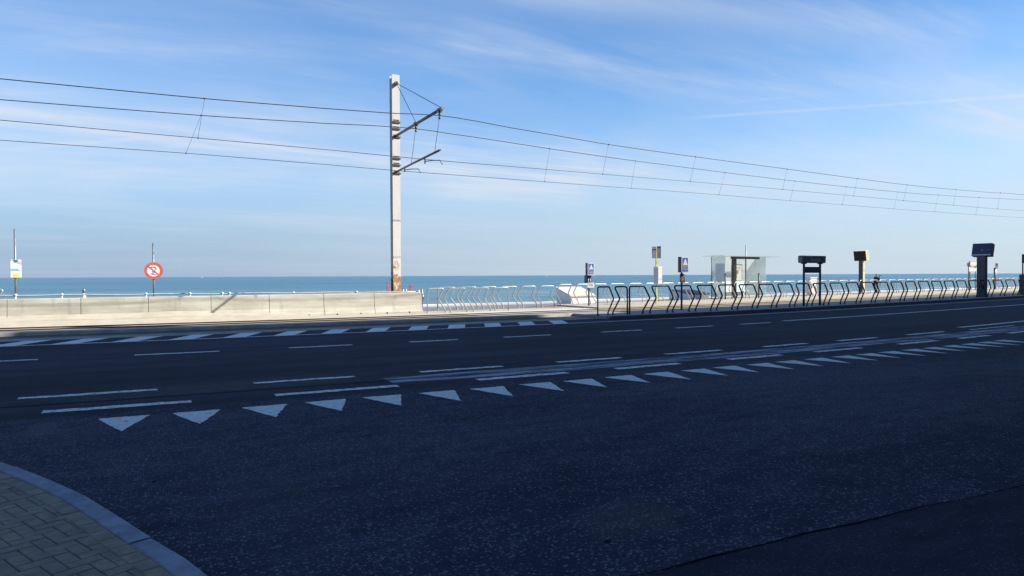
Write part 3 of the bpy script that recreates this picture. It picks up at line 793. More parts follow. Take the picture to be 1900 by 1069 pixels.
FG = 'steel hoops on the sea side'
P = [(10.75, 11.6, 'SA'), (11.86, 12.67, 'C'), (13.0, 13.86, 'C'), (14.1, 14.8, 'SB')]
Q = [(12.0, 13.01, 'SA')] + [(13.29, 14.1, 'C'), (14.39, 15.21, 'C'), (15.52, 16.41, 'C'), (16.69, 17.53, 'C'), (17.83, 18.67, 'C'), (19.01, 19.81, 'C'), (20.17, 21.0, 'C'), (21.34, 22.21, 'C'), (22.52, 23.51, 'C')]
xx = 23.9
while xx < 80:
    wd = 0.95 + 0.006 * (xx - 24); Q.append((xx, xx + wd, 'C')); xx += wd + 0.35
fanch = [(10, 'end concrete barrier block'), (19.72, 'small numbered plate'), (24.0, 'yellow stop pole'), (36.5, 'glass shelter'), (48.8, 'cream display column')]
COUNT.clear()
fp = {}
for row, n, nm in ((P, 28.1, 'steel hoop in the front short row'), (Q, 30.0, 'steel hoop in the long row')):
    for x0, x1, kind in row:
        xc = (x0 + x1) / 2
        if row is Q and xc > 42: n = 30.2
        lab = anchored(xc, fanch, nm)
        w0 = 0.85
        zb = -0.02 if row is P else (-0.01 if xc < 19 else 0.055)
        if kind not in fp:
            fp[kind] = make_hoop('hoop_barrier', lab, M_GALV, FG, kind != 'SB', kind != 'SA', -1, w0, 0.027)
            h = fp[kind]; h.location = on(xc, n, zb); h.rotation_euler = (0, 0, ang(xc)); h.scale = ((x1 - x0) / w0, 1, 1)
        else:
            h = dup(fp[kind], on(xc, n, zb), ang(xc), lab, FG, (x1 - x0) / w0)
dup(fp['C'], (10.72, 28.95, -0.02), R(80), 'steel hoop set crosswise right behind the end concrete barrier block', FG, 1.0)
dup(fp['C'], (10.55, 30.6, -0.02), R(80), 'steel hoop set crosswise further back beyond the end concrete barrier', FG, 1.0)
dup(fp['C'], (-4.95, 30.2, 0.12), R(-8), 'steel hoop at the left frame edge behind the barriers', FG, 1.0)

# ------------------------------------------------------------------ tram mast with bracket arms
MX, MY = 9.62, 29.0
mast = thing('tram_mast', 'tall white square tram mast with rusty foot and two bracket arms', 'mast', (MX, MY, -0.03))
q = MB(); q.prism([(-0.175, -0.175), (0.175, -0.175), (0.175, -0.145), (0.02, -0.145), (0.02, 0.145), (0.175, 0.145), (0.175, 0.175), (-0.175, 0.175), (-0.175, 0.145), (-0.02, 0.145), (-0.02, -0.145), (-0.175, -0.145)], 'z', 0, 10.42); q.build('column', M_MAST, mast, bevel=0.005)
for zc in (7.80, 6.22):                                # clamp straps round the column
    for dz in (-0.10, 0.26, 0.55):
        q = MB(); q.box(-0.19, 0.19, -0.215, -0.178, zc + dz - 0.035, zc + dz + 0.035); q.build('strap', M_ARM, mast)
        q = MB(); q.box(-0.15, 0.13, -0.235, -0.217, zc + dz + 0.045, zc + dz + 0.10); q.build('insulator', M_CERAM if dz else M_ARM, mast)
q = MB(); q.tube([(0, -0.2, 10.02), (0, -0.29, 10.02)], 0.09, 10); q.build('stay_bracket', M_ARM, mast)
q = MB(); q.tube([(0, -0.2, 7.76), (0, -3.0, 7.78), (0, -5.42, 7.80)], 0.060, 10); arm = q.build('bracket_arm', M_ARM, mast)
q = MB(); q.tube([(0, -5.40, 7.80), (0, -5.58, 7.80)], 0.072, 10); q.build('end_cap', M_GREYP, arm)
q = MB(); q.tube([(0, -0.2, 6.19), (0, -2.5, 6.25), (0, -5.25, 6.31)], 0.042, 10); arm2 = q.build('steady_arm', M_ARM, mast)
for y2, z2 in ((-5.36, 7.86), (-2.68, 7.85)):
    q = MB(); q.tube([(0, -0.27, 10.02), (0, y2, z2)], 0.014, 6); q.build('stay_rod', M_WIRE, mast)
for y1 in (-2.68, -5.22):
    q = MB(); q.tube([(0, y1, 7.78), (0, y1, 7.50)], 0.024, 8); q.ball((0, y1, 7.63), 0.055); q.ball((0, y1, 7.50), 0.05)
    q.box(-0.07, 0.07, y1 - 0.10, y1 + 0.10, 7.71, 7.85); q.build('hanger', M_ARM, mast)
for y1, y2 in ((-2.62, -2.1), (-5.20, -4.70)):
    q = MB(); q.tube([(0, y1, 7.48), (0, y2, 6.27)], 0.009, 6); q.build('hanger_wire', M_WIRE, mast)
for y1 in (-1.28, -3.68):
    q = MB(); q.tube([(0, y1, 6.26), (0, y1, 6.03)], 0.028, 8); q.tube([(0, y1, 6.12), (0.18, y1 - 0.35, 6.12), (0.38, y1 - 0.62, 6.10), (0.45, y1 - 0.70, 5.93)], 0.018, 8)
    q.build('registration_arm', M_ARM, mast)

# ------------------------------------------------------------------ overhead lines
def sag(pts, k=8):
    """catmull-rom through measured (x,z) support points"""
    out = []
    for i in range(len(pts) - 1):
        p0, p1, p2, p3 = pts[max(0, i - 1)], pts[i], pts[i + 1], pts[min(len(pts) - 1, i + 2)]
        for j in range(k):
            t = j / k
            f = lambda a: 0.5 * (2 * p1[a] + (p2[a] - p0[a]) * t + (2 * p0[a] - 5 * p1[a] + 4 * p2[a] - p3[a]) * t * t + (3 * p1[a] - p0[a] - 3 * p2[a] + p3[a]) * t ** 3)
            out.append((p1[0] + (p2[0] - p1[0]) * t, f(1)))
    return out + [pts[-1]]


def line(label, n, mess, cont, drops):
    t = thing('overhead_line', label, 'overhead line', (0, 0, 0), 0, 'overhead lines of the tram')
    q = MB(); q.tube([on(x, n, z) for x, z in sag(mess)], 0.0145, 6); q.build('carrier_wire', M_WIRE, t)
    q = MB(); q.tube([on(x, n, z) for x, z in sag(cont)], 0.0100, 6); q.build('contact_wire', M_WIRE, t)
    for x1, z1, x2, z2 in drops:
        q = MB(); q.tube([on(x1, n, z1), on(x2, n, z2)], 0.005, 5); q.ball(on(x1, n, z1), 0.03, 6); q.ball(on(x2, n, z2), 0.026, 6); q.build('dropper', M_WIRE, t)


line('nearer overhead tram wire pair, held by the arm tip', 23.5,
     [(-30, 7.5), (-12, 7.32), (-3.66, 7.25), (1.62, 7.23), (5.3, 7.30), (7.61, 7.38), (9.67, 7.49), (12.55, 7.34), (17.28, 7.14), (22.52, 7.08), (29.6, 7.11), (36.48, 7.15), (42.31, 7.21), (49.13, 7.38), (57.4, 7.68), (75, 8.3)],
     [(-30, 6.2), (-3.68, 6.08), (1.42, 5.97), (5.29, 5.91), (9.28, 5.84), (16.96, 5.86), (22.16, 5.91), (29.2, 6.02), (36.06, 6.12), (41.88, 6.2), (48.78, 6.29), (57.42, 6.45), (75, 6.8)],
     [(1.62, 7.23, 1.42, 5.97), (17.28, 7.14, 16.96, 5.86), (22.52, 7.08, 22.16, 5.91), (29.6, 7.11, 29.2, 6.02), (36.48, 7.15, 36.06, 6.12), (42.31, 7.21, 41.88, 6.2), (49.13, 7.38, 48.78, 6.29), (56.5, 7.65, 56.0, 6.42)])
line('farther overhead tram wire pair, next to the mast', 26.4,
     [(-30, 7.5), (-12, 7.33), (-4.12, 7.28), (1.7, 7.31), (5.95, 7.43), (8.55, 7.55), (9.73, 7.57), (11, 7.52), (16.09, 7.33), (21.2, 7.21), (27.9, 7.18), (34.39, 7.21), (40.09, 7.27), (46.77, 7.38), (52.91, 7.56), (64.79, 8.0), (80, 8.6)],
     [(-30, 6.1), (-4.14, 5.99), (1.2, 5.94), (5.93, 5.87), (9.37, 5.82), (15.79, 5.82), (20.92, 5.85), (27.36, 5.93), (33.93, 6.0), (39.62, 6.08), (46.22, 6.16), (52.29, 6.26), (64.82, 6.48), (80, 6.8)],
     [(1.7, 7.31, 1.2, 5.94), (16.09, 7.33, 15.79, 5.82), (21.2, 7.21, 20.92, 5.85), (27.9, 7.18, 27.36, 5.93), (34.39, 7.21, 33.93, 6.0), (40.09, 7.27, 39.62, 6.08), (46.77, 7.38, 46.22, 6.16), (52.91, 7.56, 52.29, 6.26), (60, 7.82, 59.4, 6.39)])

# ------------------------------------------------------------------ signs on the left
def disc(mb, cx, cz, r, y0, y1, seg=40, sx=1.0):
    mb.prism([(cx + sx * r * math.cos(2 * math.pi * i / seg), cz + r * math.sin(2 * math.pi * i / seg)) for i in range(seg)], 'y', y0, y1); return mb


def ring(mb, r0, r1, y0, y1, cz=0, seg=48):
    vs = []; fs = []
    for i in range(seg):
        a = 2 * math.pi * i / seg; cx, sz = math.cos(a), math.sin(a)
        vs += [(r0 * cx, y0, cz + r0 * sz), (r1 * cx, y0, cz + r1 * sz), (r1 * cx, y1, cz + r1 * sz), (r0 * cx, y1, cz + r0 * sz)]
    for i in range(seg):
        a, b = 4 * i, 4 * ((i + 1) % seg)
        for j in range(4): fs.append((a + j, a + (j + 1) % 4, b + (j + 1) % 4, b + j))
    return mb.add(vs, fs)


t = thing('notice_sign', 'white beach notice board with yellow sun on a tall grey post', 'sign', (-4.25, 30.18, -0.02), R(14))
q = MB(); q.tube([(0, 0, 0), (0, 0, 3.38)], 0.036, 10); q.build('post', M_GREYP, t)
q = MB(); q.box(-0.16, 0.17, -0.075, -0.05, 1.62, 2.27); bd = q.build('board', M_WHT, t, bevel=0.01)
q = MB(); q.box(-0.15, 0.12, -0.045, 0.085, 1.66, 2.18); q.build('rear_box', M_PURPLE, t)
q = MB(); q.prism([(-0.08, 2.265), (0.08, 2.265), (0.05, 2.17), (-0.03, 2.15)], 'y', -0.079, -0.074); q.build('teal_print', M_TEAL, bd)
q = MB(); q.prism([(-0.14, 1.86), (0.12, 1.86), (0.13, 1.90), (0.03, 1.955), (-0.14, 1.95)], 'y', -0.079, -0.074); q.build('pale_print', M_PALEB, bd)
q = MB(); q.prism([(0.012 + 0.115 * math.cos(a), 1.69 + 0.075 * math.sin(a)) for a in [2 * math.pi * i / 20 for i in range(20)]], 'y', -0.079, -0.074); q.build('sun_print', M_SIGNYEL, bd)
for zz in (1.99, 2.06, 2.13):
    q = MB(); q.box(0.06, 0.13, -0.079, -0.074, zz, zz + 0.02); q.build('print_line', M_PALEB, bd)

t = thing('prohibition_sign', 'round red ringed prohibition sign with kite surfer on a thin grey post', 'sign', (0.16, 29.86, -0.02), R(4))
q = MB(); q.tube([(0, 0, 0), (0, 0, 2.93)], 0.034, 10); q.build('post', M_GREYP, t)
q = MB(); disc(q, 0, 1.87, 0.325, -0.060, -0.045); dk = q.build('disc', M_WHT, t)
q = MB(); ring(q, 0.225, 0.325, -0.066, -0.0605, 1.87); q.build('red_ring', M_SIGNRED, dk)
q = MB(); d45 = Matrix.Translation((0, 0, 1.87)) @ Matrix.Rotation(R(42), 4, 'Y'); q.box(-0.23, 0.23, -0.0655, -0.0607, -0.022, 0.022, d45); q.build('red_slash', M_SIGNRED, dk)
q = MB(); q.tube([(-0.05 + 0.11 * math.cos(a) + 0.03, -0.0635, 1.95 + 0.05 * math.sin(a)) for a in [R(170 - 15 * i) for i in range(15)]], 0.011, 6); q.build('kite_print', M_INK, dk)
q = MB(); q.tube([(0.07, -0.0635, 1.90), (0.02, -0.0635, 1.85), (0.05, -0.0635, 1.80), (-0.03, -0.0635, 1.83), (0.0, -0.0635, 1.90)], 0.012, 6); q.build('surfer_print', M_SIGNRED, dk)
q = MB(); q.prism([(-0.10, 1.73), (0.10, 1.70), (0.12, 1.715), (0.02, 1.735), (-0.04, 1.79), (-0.03, 1.74), (-0.09, 1.765)], 'y', -0.066, -0.0607); q.build('wave_print', M_PURPLE, dk)

t = thing('marker_post', 'short white marker post with dark cap behind the barriers', 'post', (-2.21, 30.91, -0.02))
q = MB(); q.tube([(0, 0, 0), (0, 0, 1.02)], 0.05, 10); q.build('post', M_WHT, t)
q = MB(); q.lathe([(0.052, 1.02), (0.06, 1.05), (0.05, 1.14), (0.015, 1.20)], seg=12); q.build('cap', M_GREYP, t)
q = MB(); q.tube([(0.07, 0, 0), (0.07, 0, 1.05)], 0.02, 8); q.build('side_rod', M_GREYP, t)
for lab, (x, y), hgt in (('red and white beacon post close to the foot of the tram mast', (9.88 - 0.13, 30.5), 1.32), ('faded red beacon post right of the tram mast', (11.02, 31.0), 1.19)):
    t = thing('beacon_post', lab, 'post', (x, y, -0.02), 0, 'red beacon posts by the mast')
    q = MB(); q.box(-0.065, 0.065, -0.03, 0.03, 0.0, hgt - 0.06); q.prism([(-0.065, hgt - 0.06), (0.065, hgt - 0.06), (0.03, hgt), (-0.03, hgt)], 'y', -0.03, 0.03)
    q.build('panel', mat("beacon_red", (0.48, 0.13, 0.16), 0.6), t)
    for zz in (0.30, 0.62):
        q = MB(); q.box(-0.067, 0.067, -0.034, -0.031, zz, zz + 0.12); q.build('white_band', M_WHT, t)

# ------------------------------------------------------------------ warning boxes
def warning(loc, rz, label, z0, z1, plate, num=None):
    t = thing('warning_sign', label, 'sign', loc, rz, 'blue warning sign boxes at the tram tracks')
    q = MB(); q.tube([(0, 0, 0), (0, 0, z0 + 0.02)], 0.042, 10); q.build('post', M_DARK, t)
    q = MB(); q.box(-0.19, 0.19, -0.20, 0.02, z0, z1); bx_ = q.build('box', M_DARK, t, bevel=0.012)
    q = MB(); q.box(-0.19, 0.19, -0.218, -0.201, z0, z1); fr = q.build('white_face', M_WHT, t)
    h = z1 - z0
    q = MB(); q.box(-0.155, 0.155, -0.223, -0.2185, z0 + 0.04, z1 - 0.04); q.build('blue_panel', M_BLUESIGN, fr)
    q = MB(); q.prism([(-0.125, z0 + h * 0.47), (0.125, z0 + h * 0.47), (0, z1 - 0.075)], 'y', -0.229, -0.2235); q.build('white_triangle', M_WHT, fr)
    if plate == 'lamp':
        q = MB(); q.box(-0.012, 0.012, -0.234, -0.2295, z0 + h * 0.56, z0 + h * 0.72); q.box(-0.012, 0.012, -0.234, -0.2295, z0 + h * 0.50, z0 + h * 0.535); q.build('exclamation_mark', M_SIGNYEL, fr)
        q = MB(); q.box(-0.15, 0.15, -0.228, -0.2235, z0 + h * 0.40, z0 + h * 0.445); q.build('red_bar', M_SIGNRED, fr)
    else:
        q = MB(); q.box(-0.012, 0.012, -0.234, -0.2295, z0 + h * 0.56, z0 + h * 0.70); q.box(-0.012, 0.012, -0.234, -0.2295, z0 + h * 0.50, z0 + h * 0.53); q.build('exclamation_mark', M_SIGNYEL, fr)
    lettering('OPGELET', 0.066, M_WHT, fr, (0, -0.225, z0 + h * 0.335), sx=0.86)
    lettering('TRAM', 0.115, M_WHT, fr, (0, -0.225, z0 + h * 0.175), sx=0.80)
    return t


t = warning(on(20.05, 21.9, 0.10), R(-4) + ang(19.35), 'blue warning sign box with yellow triangle, on the shaded sidewalk between black hoops', 1.60, 2.26, 'lamp')
q = MB(); q.box(-0.14, 0.14, -0.06, -0.035, 1.16, 1.54); lp = q.build('signal_plate', M_GREYP, t, bevel=0.01)
q = MB(); ring(q, 0.055, 0.10, -0.072, -0.0605, 1.29); q.build('signal_ring', M_SIGNRED, lp)
q = MB(); disc(q, 0, 1.29, 0.055, -0.070, -0.0605); q.build('signal_lens', mat("pale_lens", (0.62, 0.50, 0.42), 0.3), lp)
q = MB(); disc(q, 0, 1.46, 0.045, -0.070, -0.0605); q.build('signal_lens', mat("dark_lens", (0.20, 0.16, 0.12), 0.3), lp)
q = MB(); q.box(-0.12, 0.12, -0.064, -0.0605, 1.165, 1.19); q.build('plate_line', M_WHT, lp)

t = warning(on(19.72, 28.4, 0.0), R(-6) + ang(19.72), 'blue warning sign box with number plate below, beyond the tracks left of the yellow pole', 1.60, 2.22, 'plain')
q = MB(); q.box(-0.17, 0.10, -0.09, 0.16, 1.20, 1.598); sg = q.build('signal_housing', M_DARK, t, bevel=0.012)
for sx in (-0.09, 0.03):
    q = MB(); q.tube([(sx, -0.10, 1.24), (sx, -0.10, 1.42)], 0.022, 8); q.build('white_lamp', M_WHT, sg)
q = MB(); q.box(-0.16, 0.25, -0.12, -0.095, 0.96, 1.215); pl_ = q.build('number_plate', M_WHT, t, bevel=0.03)
lettering('345', 0.19, mat("print_rust", (0.45, 0.20, 0.14), 0.6), pl_, (0.045, -0.125, 1.088), sx=1.0)

# ------------------------------------------------------------------ yellow stop pole
t = thing('stop_pole', 'yellow tram stop pole with two small flags and a timetable case', 'stop pole', (23.71, 28.31, 0.055), R(2))
q = MB(); q.box(-0.035, 0.035, -0.035, 0.035, 0, 3.02); q.build('post', M_YELLOW, t)
M_FLAG = mat("flag_print_grey", (0.60, 0.60, 0.62), 0.5, scale=9, col2=(0.40, 0.40, 0.43), var=0.2)
M_FLAGW = mat("flag_pale", (0.82, 0.82, 0.82), 0.5, scale=9, var=0.08)
m = Matrix.Rotation(R(-42), 4, 'Z')
for x0, x1, mm, zt in ((-0.235, -0.02, M_FLAGW, 2.84), (0.03, 0.235, M_FLAG, 2.97)):
    q = MB(); q.box(x0, x1, -0.06, -0.036, 2.42, 3.04 + (0.02 if x0 > 0 else 0), m); fl = q.build('flag', mm, t)
    q = MB(); q.box(x0 + 0.02, x1 - 0.02, -0.065, -0.0605, zt, zt + 0.05, m); q.box(x0 + 0.02, x0 + 0.06, -0.065, -0.0605, zt - 0.12, zt - 0.07, m); q.build('flag_print', M_INK, fl)
q = MB(); q.box(-0.06, 0.22, -0.20, 0.16, 1.06, 1.98); cs_ = q.build('timetable_case', M_WHT, t, bevel=0.01)
q = MB(); q.box(-0.066, -0.061, -0.17, 0.13, 1.12, 1.86); q.build('timetable', M_GREYTXT, cs_)

# ------------------------------------------------------------------ name sign
def name_sign(loc, rz, label, mats, z=(2.08, 2.44), pan=(1.62, 1.90), sp=0.52, text=True, scale=1.0):
    t = thing('station_sign', label, 'station sign', loc, rz)
    mp, mb_, mpan = mats
    for sx in (-sp, sp):
        q = MB(); q.tube([(sx, 0, 0), (sx, 0, z[0] + 0.01)], 0.052, 10); q.build('post', mp, t)
        q = MB(); q.box(sx - 0.13, sx + 0.13, -0.07, 0.07, z[0] - 0.045, z[0] - 0.002); q.build('bracket', mp, t)
    q = MB(); q.box(-0.95, 0.95, -0.14, 0.14, z[0], z[1]); hd = q.build('name_box', mb_, t, bevel=0.05)
    q = MB(); q.box(-sp + 0.052, sp - 0.052, -0.03, 0.03, pan[0], pan[1]); pn = q.build('lower_panel', mpan, t)
    if text:
        q = MB(); q.box(-0.70, 0.93, -0.146, -0.1405, z[1] - 0.085, z[1] - 0.03); q.build('top_band', M_GREYTXT if False else mat("box_top_band", (0.11, 0.115, 0.13), 0.5), hd)
        lettering('Raversijde', 0.19, M_WHT, hd, (0.10, -0.142, z[0] + 0.15))
        for kx in range(9):
            q = MB(); q.box(-0.24 + 0.055 * kx, -0.20 + 0.055 * kx, -0.034, -0.0305, (pan[0] + pan[1]) / 2 - 0.02, (pan[0] + pan[1]) / 2 + 0.02 + 0.012 * (kx % 3 == 0)); q.build('faint_print', M_PURPLE, pn)
    return t


name_sign((27.92, 22.03, 0.10), R(6), 'dark navy station name sign on two posts behind the black hoops', (M_DARK, M_SLATE, M_NAVY), (2.03, 2.38), (1.56, 1.85), 0.66)
name_sign((68.2, 36.25, 0.055), R(7), 'pale station name sign far off behind the dark blue display column', (M_GREYP, M_CREAM, M_WHT), (2.20, 2.56), (1.78, 2.02), 0.62, False)

# ------------------------------------------------------------------ display columns
def display(loc, rz, label, mcol, mhead, mface, hz, tilt, lean, wid, colw, cold, screen_label=None):
    t = thing('display_column', label, 'display', loc, rz, 'information display columns')
    z0, z1 = hz
    q = MB(); q.box(-colw / 2, colw / 2, -cold / 2, cold / 2, 0, z0 + 0.05); q.build('column', mcol, t, bevel=0.01)
    hh = z1 - z0
    m = Matrix.Translation((0, 0, z0)) @ Matrix.Rotation(tilt, 4, 'X')
    sh = Matrix(((1, 0, lean, 0), (0, 1, 0, 0), (0, 0, 1, 0), (0, 0, 0, 1)))
    m = m @ sh
    q = MB(); q.box(-wid / 2, wid / 2, -0.195, 0.17, 0, hh, m); hd = q.build('head', mhead, t, bevel=0.015)
    q = MB(); q.box(-wid / 2 + 0.05, wid / 2 - 0.05, -0.206, -0.2005, 0.10, hh - 0.06, m); q.build('screen', mface, hd)
    return t, hd, m


M_CSHADE = mat("column_shaded_side", (0.085, 0.08, 0.10), 0.5, spec=0.2)
M_FRAME = mat("frame_dark", (0.03, 0.025, 0.03), 0.6, spec=0.15)
t, hd, m = display((48.78, 33.99, 0.055), R(-88), 'cream sided display column with dark tilted screen beside the person', M_CREAM, M_CREAM, M_SCREEN, (2.58, 3.36), R(10), 0.0, 1.0, 0.36, 0.24)
q = MB(); q.box(-0.178, 0.14, -0.127, -0.1215, 0.0, 2.56); q.build('shaded_front', M_CSHADE, t)  # dark sheet over the cream column front: its shade is put into the colour
q = MB(); q.box(-0.495, 0.495, -0.199, -0.1955, 0.005, 0.775, m); q.build('front_frame', M_FRAME, hd)
t, hd, m = display((46.77, 24.30, 0.10), R(94), 'tall dark blue display column with big tilted head at the right', M_DARK, M_NAVY, M_DARK, (2.58, 3.40), R(14), 0.0, 1.12, 0.50, 0.30)
q = MB(); q.box(-0.08, 0.02, 0.172, 0.176, 0.34, 0.39, m); q.build('small_mark', M_GREYTXT, hd)
q = MB(); q.box(-0.55, 0.55, 0.172, 0.176, 0.02, 0.10, m); q.build('bottom_band', M_GREYTXT, hd)

# ------------------------------------------------------------------ shelter
ph = R(6.8)
t = thing('tram_shelter', 'glass tram shelter with thin flat roof and poster inside', 'shelter', (31.95, 32.72, 0.055), ph)
L, D, HH = 4.62, 1.05, 2.70                    # local: x along platform, y=0 back wall, y=-D front
q = MB(); q.box(0.03, L * 0.745, -0.012, 0.0, 0.14, HH); bw_ = q.build('back_glass', M_GLASS, t)
q = MB(); q.box(L * 0.755, L, -0.012, 0.0, 0.14, HH); q.build('back_glass', M_GLASS, t)
q = MB(); q.box(0.0, 0.012, -D, -0.02, 0.10, HH); lg = q.build('end_glass', M_GLASS, t)
q = MB(); q.box(L - 0.012, L, -0.75, -0.02, 0.14, HH); q.build('end_glass', M_GLASS, t)
q = MB(); q.box(0.014, 0.02, -D + 0.05, -0.28, 1.05, 2.25); q.build('poster', mat("poster_back", (0.50, 0.55, 0.55), 0.5), lg)
q = MB(); q.box(-0.55, L + 0.75, -D - 0.32, 0.32, HH + 0.005, HH + 0.055); q.build('roof', M_ROOFT, t)
q = MB(); q.box(0.95, 1.25, -D + 0.10, -D + 0.26, 0.0, HH - 0.16); q.build('front_post', M_BLACK, t)
q = MB(); q.box(0.80, 3.6, -D + 0.05, -D + 0.22, HH - 0.155, HH - 0.002); q.build('front_beam', M_BLACK, t)
q = MB(); q.tube([(L * 0.75, -0.03, 0), (L * 0.75, -0.03, 3.52)], 0.036, 8); q.build('rear_post', M_GREYP, t)
for xx in (0.0, L):
    q = MB(); q.tube([(xx, 0.02, 0), (xx, 0.02, HH)], 0.03, 8); q.build('corner_post', M_GREYP, t)
q = MB(); q.box(0.1, L * 0.7, -0.42, -0.08, 0.44, 0.48); bn_ = q.build('bench', M_WHT, t)
for xx in (0.6, L * 0.6):
    q = MB(); q.box(xx, xx + 0.05, -0.3, -0.15, 0, 0.438); q.build('bench_leg', M_GREYP, bn_)
q = MB(); q.box(2.02, 2.98, -0.09, -0.04, 1.10, 2.22); pf = q.build('poster_case', mat("poster_frame", (0.20, 0.22, 0.21), 0.5), t)
q = MB(); q.box(2.08, 2.92, -0.096, -0.0905, 1.16, 2.15); pp = q.build('poster_sheet', mat("poster_sheet", (0.86, 0.86, 0.78), 0.6, scale=2, col2=(0.74, 0.74, 0.67)), pf)
q = MB(); disc(q, 2.33, 1.42, 0.12, -0.102, -0.0965); q.build('poster_mark', M_GREYTXT, pp)
q = MB(); q.box(2.2, 2.8, -0.102, -0.0965, 1.95, 2.03); q.build('poster_mark', M_GREYTXT, pp)
q = MB(); q.box(3.62, 4.35, -0.018, -0.0125, 1.12, 1.17); q.build('glass_strip', M_WHT, t)
q = MB(); q.box(-0.006, -0.001, -D + 0.1, -0.25, 1.50, 1.54); q.build('glass_strip', M_WHT, t)
for lab, x, y in (('slim dark post in front of the left end of the glass shelter', 31.63, 31.24), ('slim dark post in front of the right end of the glass shelter', 34.99, 31.64)):
    t = thing('slim_post', lab, 'post', (x, y, 0.055), 0, 'slim dark posts by the shelter')
    q = MB(); q.tube([(0, 0, 0), (0, 0, 1.56)], 0.042, 10); q.build('shaft', M_DARK, t)
    q = MB(); q.lathe([(0.05, 1.56), (0.055, 1.60), (0.02, 1.64)], seg=12); q.build('cap', M_DARK, t)

# ------------------------------------------------------------------ cabinet, white wedges
t = thing('utility_cabinet', 'white utility cabinet with door behind the station name sign', 'cabinet', (42.1, 33.25, 0.0), R(2))
q = MB(); q.box(-0.36, 0.36, -0.16, 0.17, 0.0, 1.34); q.build('body', mat("cabinet_white", (0.74, 0.72, 0.70), 0.6), t, bevel=0.012)
q = MB(); q.box(-0.31, 0.31, -0.175, -0.162, 0.14, 1.28); dr = q.build('door', M_WHT, t)
q = MB(); q.box(-0.26, -0.21, -0.20, -0.176, 0.62, 0.80); q.build('handle', M_INK, dr)
q = MB(); q.box(-0.40, 0.40, -0.20, 0.21, 1.342, 1.39); q.build('lid', M_WALLW, t)


def wedge(loc, rz, label, w, d, h0, h1, roofm):
    t = thing('white_wedge_block', label, 'wedge block', loc, rz, 'white wedge blocks on the promenade')
    q = MB(); q.prism([(0, 0), (d, 0), (d, h1), (0, h0)], 'x', 0, w); q.build('body', M_WALLW, t)
    sl_ = (h1 - h0) / d
    q = MB(); q.prism([(-0.04, h0 + 0.004 - 0.04 * sl_), (d + 0.04, h1 + 0.004 + 0.04 * sl_), (d + 0.04, h1 + 0.06 + 0.04 * sl_), (-0.04, h0 + 0.06 - 0.04 * sl_)], 'x', -0.04, w + 0.04)
    q.build('cover', roofm, t)


wedge((21.15, 32.6, -0.01), R(4), 'white wedge shaped block with cream top behind the hoops, left', 1.75, 1.45, 0.38, 0.86, mat("wedge_cover_cream", (0.56, 0.54, 0.47), 0.8))
wedge((30.4, 33.0, -0.01), R(8), 'white wedge shaped block with grey blue top left of the shelter', 1.85, 1.75, 0.34, 0.62, mat("wedge_cover_blue", (0.15, 0.17, 0.25), 0.8))

# ------------------------------------------------------------------ far right bits
t = thing('platform_post', 'far grey post with a small sign plate right of the blue display', 'sign', (73.11, 36.81, 0.055), R(7))
q = MB(); q.tube([(0, 0, 0), (0, 0, 2.1)], 0.11, 8); q.build('post', M_GREYP, t)
q = MB(); q.box(-0.26, 0.26, -0.16, -0.12, 2.02, 2.55); pl_ = q.build('plate', M_GREYP, t)
q = MB(); q.box(-0.2, 0.2, -0.167, -0.161, 2.25, 2.50); q.build('plate_print', M_INK, pl_)
t = thing('stop_pole', 'far stop pole with dark flag and green case, at the pale far sign', 'stop pole', (67.2, 36.05, 0.055), R(7))
q = MB(); q.tube([(0, 0, 0), (0, 0, 2.3)], 0.06, 8); q.build('post', M_GREYP, t)
q = MB(); q.box(-0.20, 0.05, -0.10, -0.065, 2.22, 2.66); q.build('flag', M_INK, t)
q = MB(); q.box(-0.16, 0.10, -0.12, -0.065, 1.36, 1.72); q.build('timetable_case', mat("case_green", (0.12, 0.17, 0.13), 0.5), t)
t = warning((53.55, 25.2, 0.10), R(12), 'warning sign box cut by the right frame edge', 2.2, 2.82, 'plain')
q = MB(); q.box(-0.2, 0.4, -0.16, 0.16, 0.02, 1.42); q.build('base_cabinet', mat("cabinet_brown", (0.13, 0.10, 0.09), 0.7), t, bevel=0.02)

# ------------------------------------------------------------------ the person at the sea wall
def skin_mesh(name, chains, material, parent, sub=2):
    """chains: list of lists of (x,y,z,r); first point of a chain may name an existing vertex by index"""
    vs = []; es = []; rs = []
    for ch in chains:
        prev = None
        for p in ch:
            if isinstance(p, int): prev = p; continue
            vs.append(p[:3]); rs.append(p[3]); i = len(vs) - 1
            if prev is not None: es.append((prev, i))
            prev = i
    me = bpy.data.meshes.new(name); me.from_pydata(vs, es, []); o = bpy.data.objects.new(name, me); COL.objects.link(o)
    md = o.modifiers.new('skin', 'SKIN')
    for i, r_ in enumerate(rs):
        v = me.skin_vertices[0].data[i]; v.radius = (r_, r_); v.use_root = (i == 0)
    sb = o.modifiers.new('sub', 'SUBSURF'); sb.levels = sub; sb.render_levels = sub
    bpy.context.view_layer.update()
    me2 = bpy.data.meshes.new_from_object(o.evaluated_get(bpy.context.evaluated_depsgraph_get())); me2.name = name
    bpy.data.objects.remove(o)
    for p in me2.polygons: p.use_smooth = True
    me2.materials.clear(); me2.materials.append(material)
    o = bpy.data.objects.new(name, me2); COL.objects.link(o); o.parent = parent
    return o


pr = thing('person', 'person in dark coat standing by the hoops, arms raised with a black camera', 'person', (52.0, 35.0, -0.01), R(-35))
pr.scale = (0.94, 1.02, 0.94)
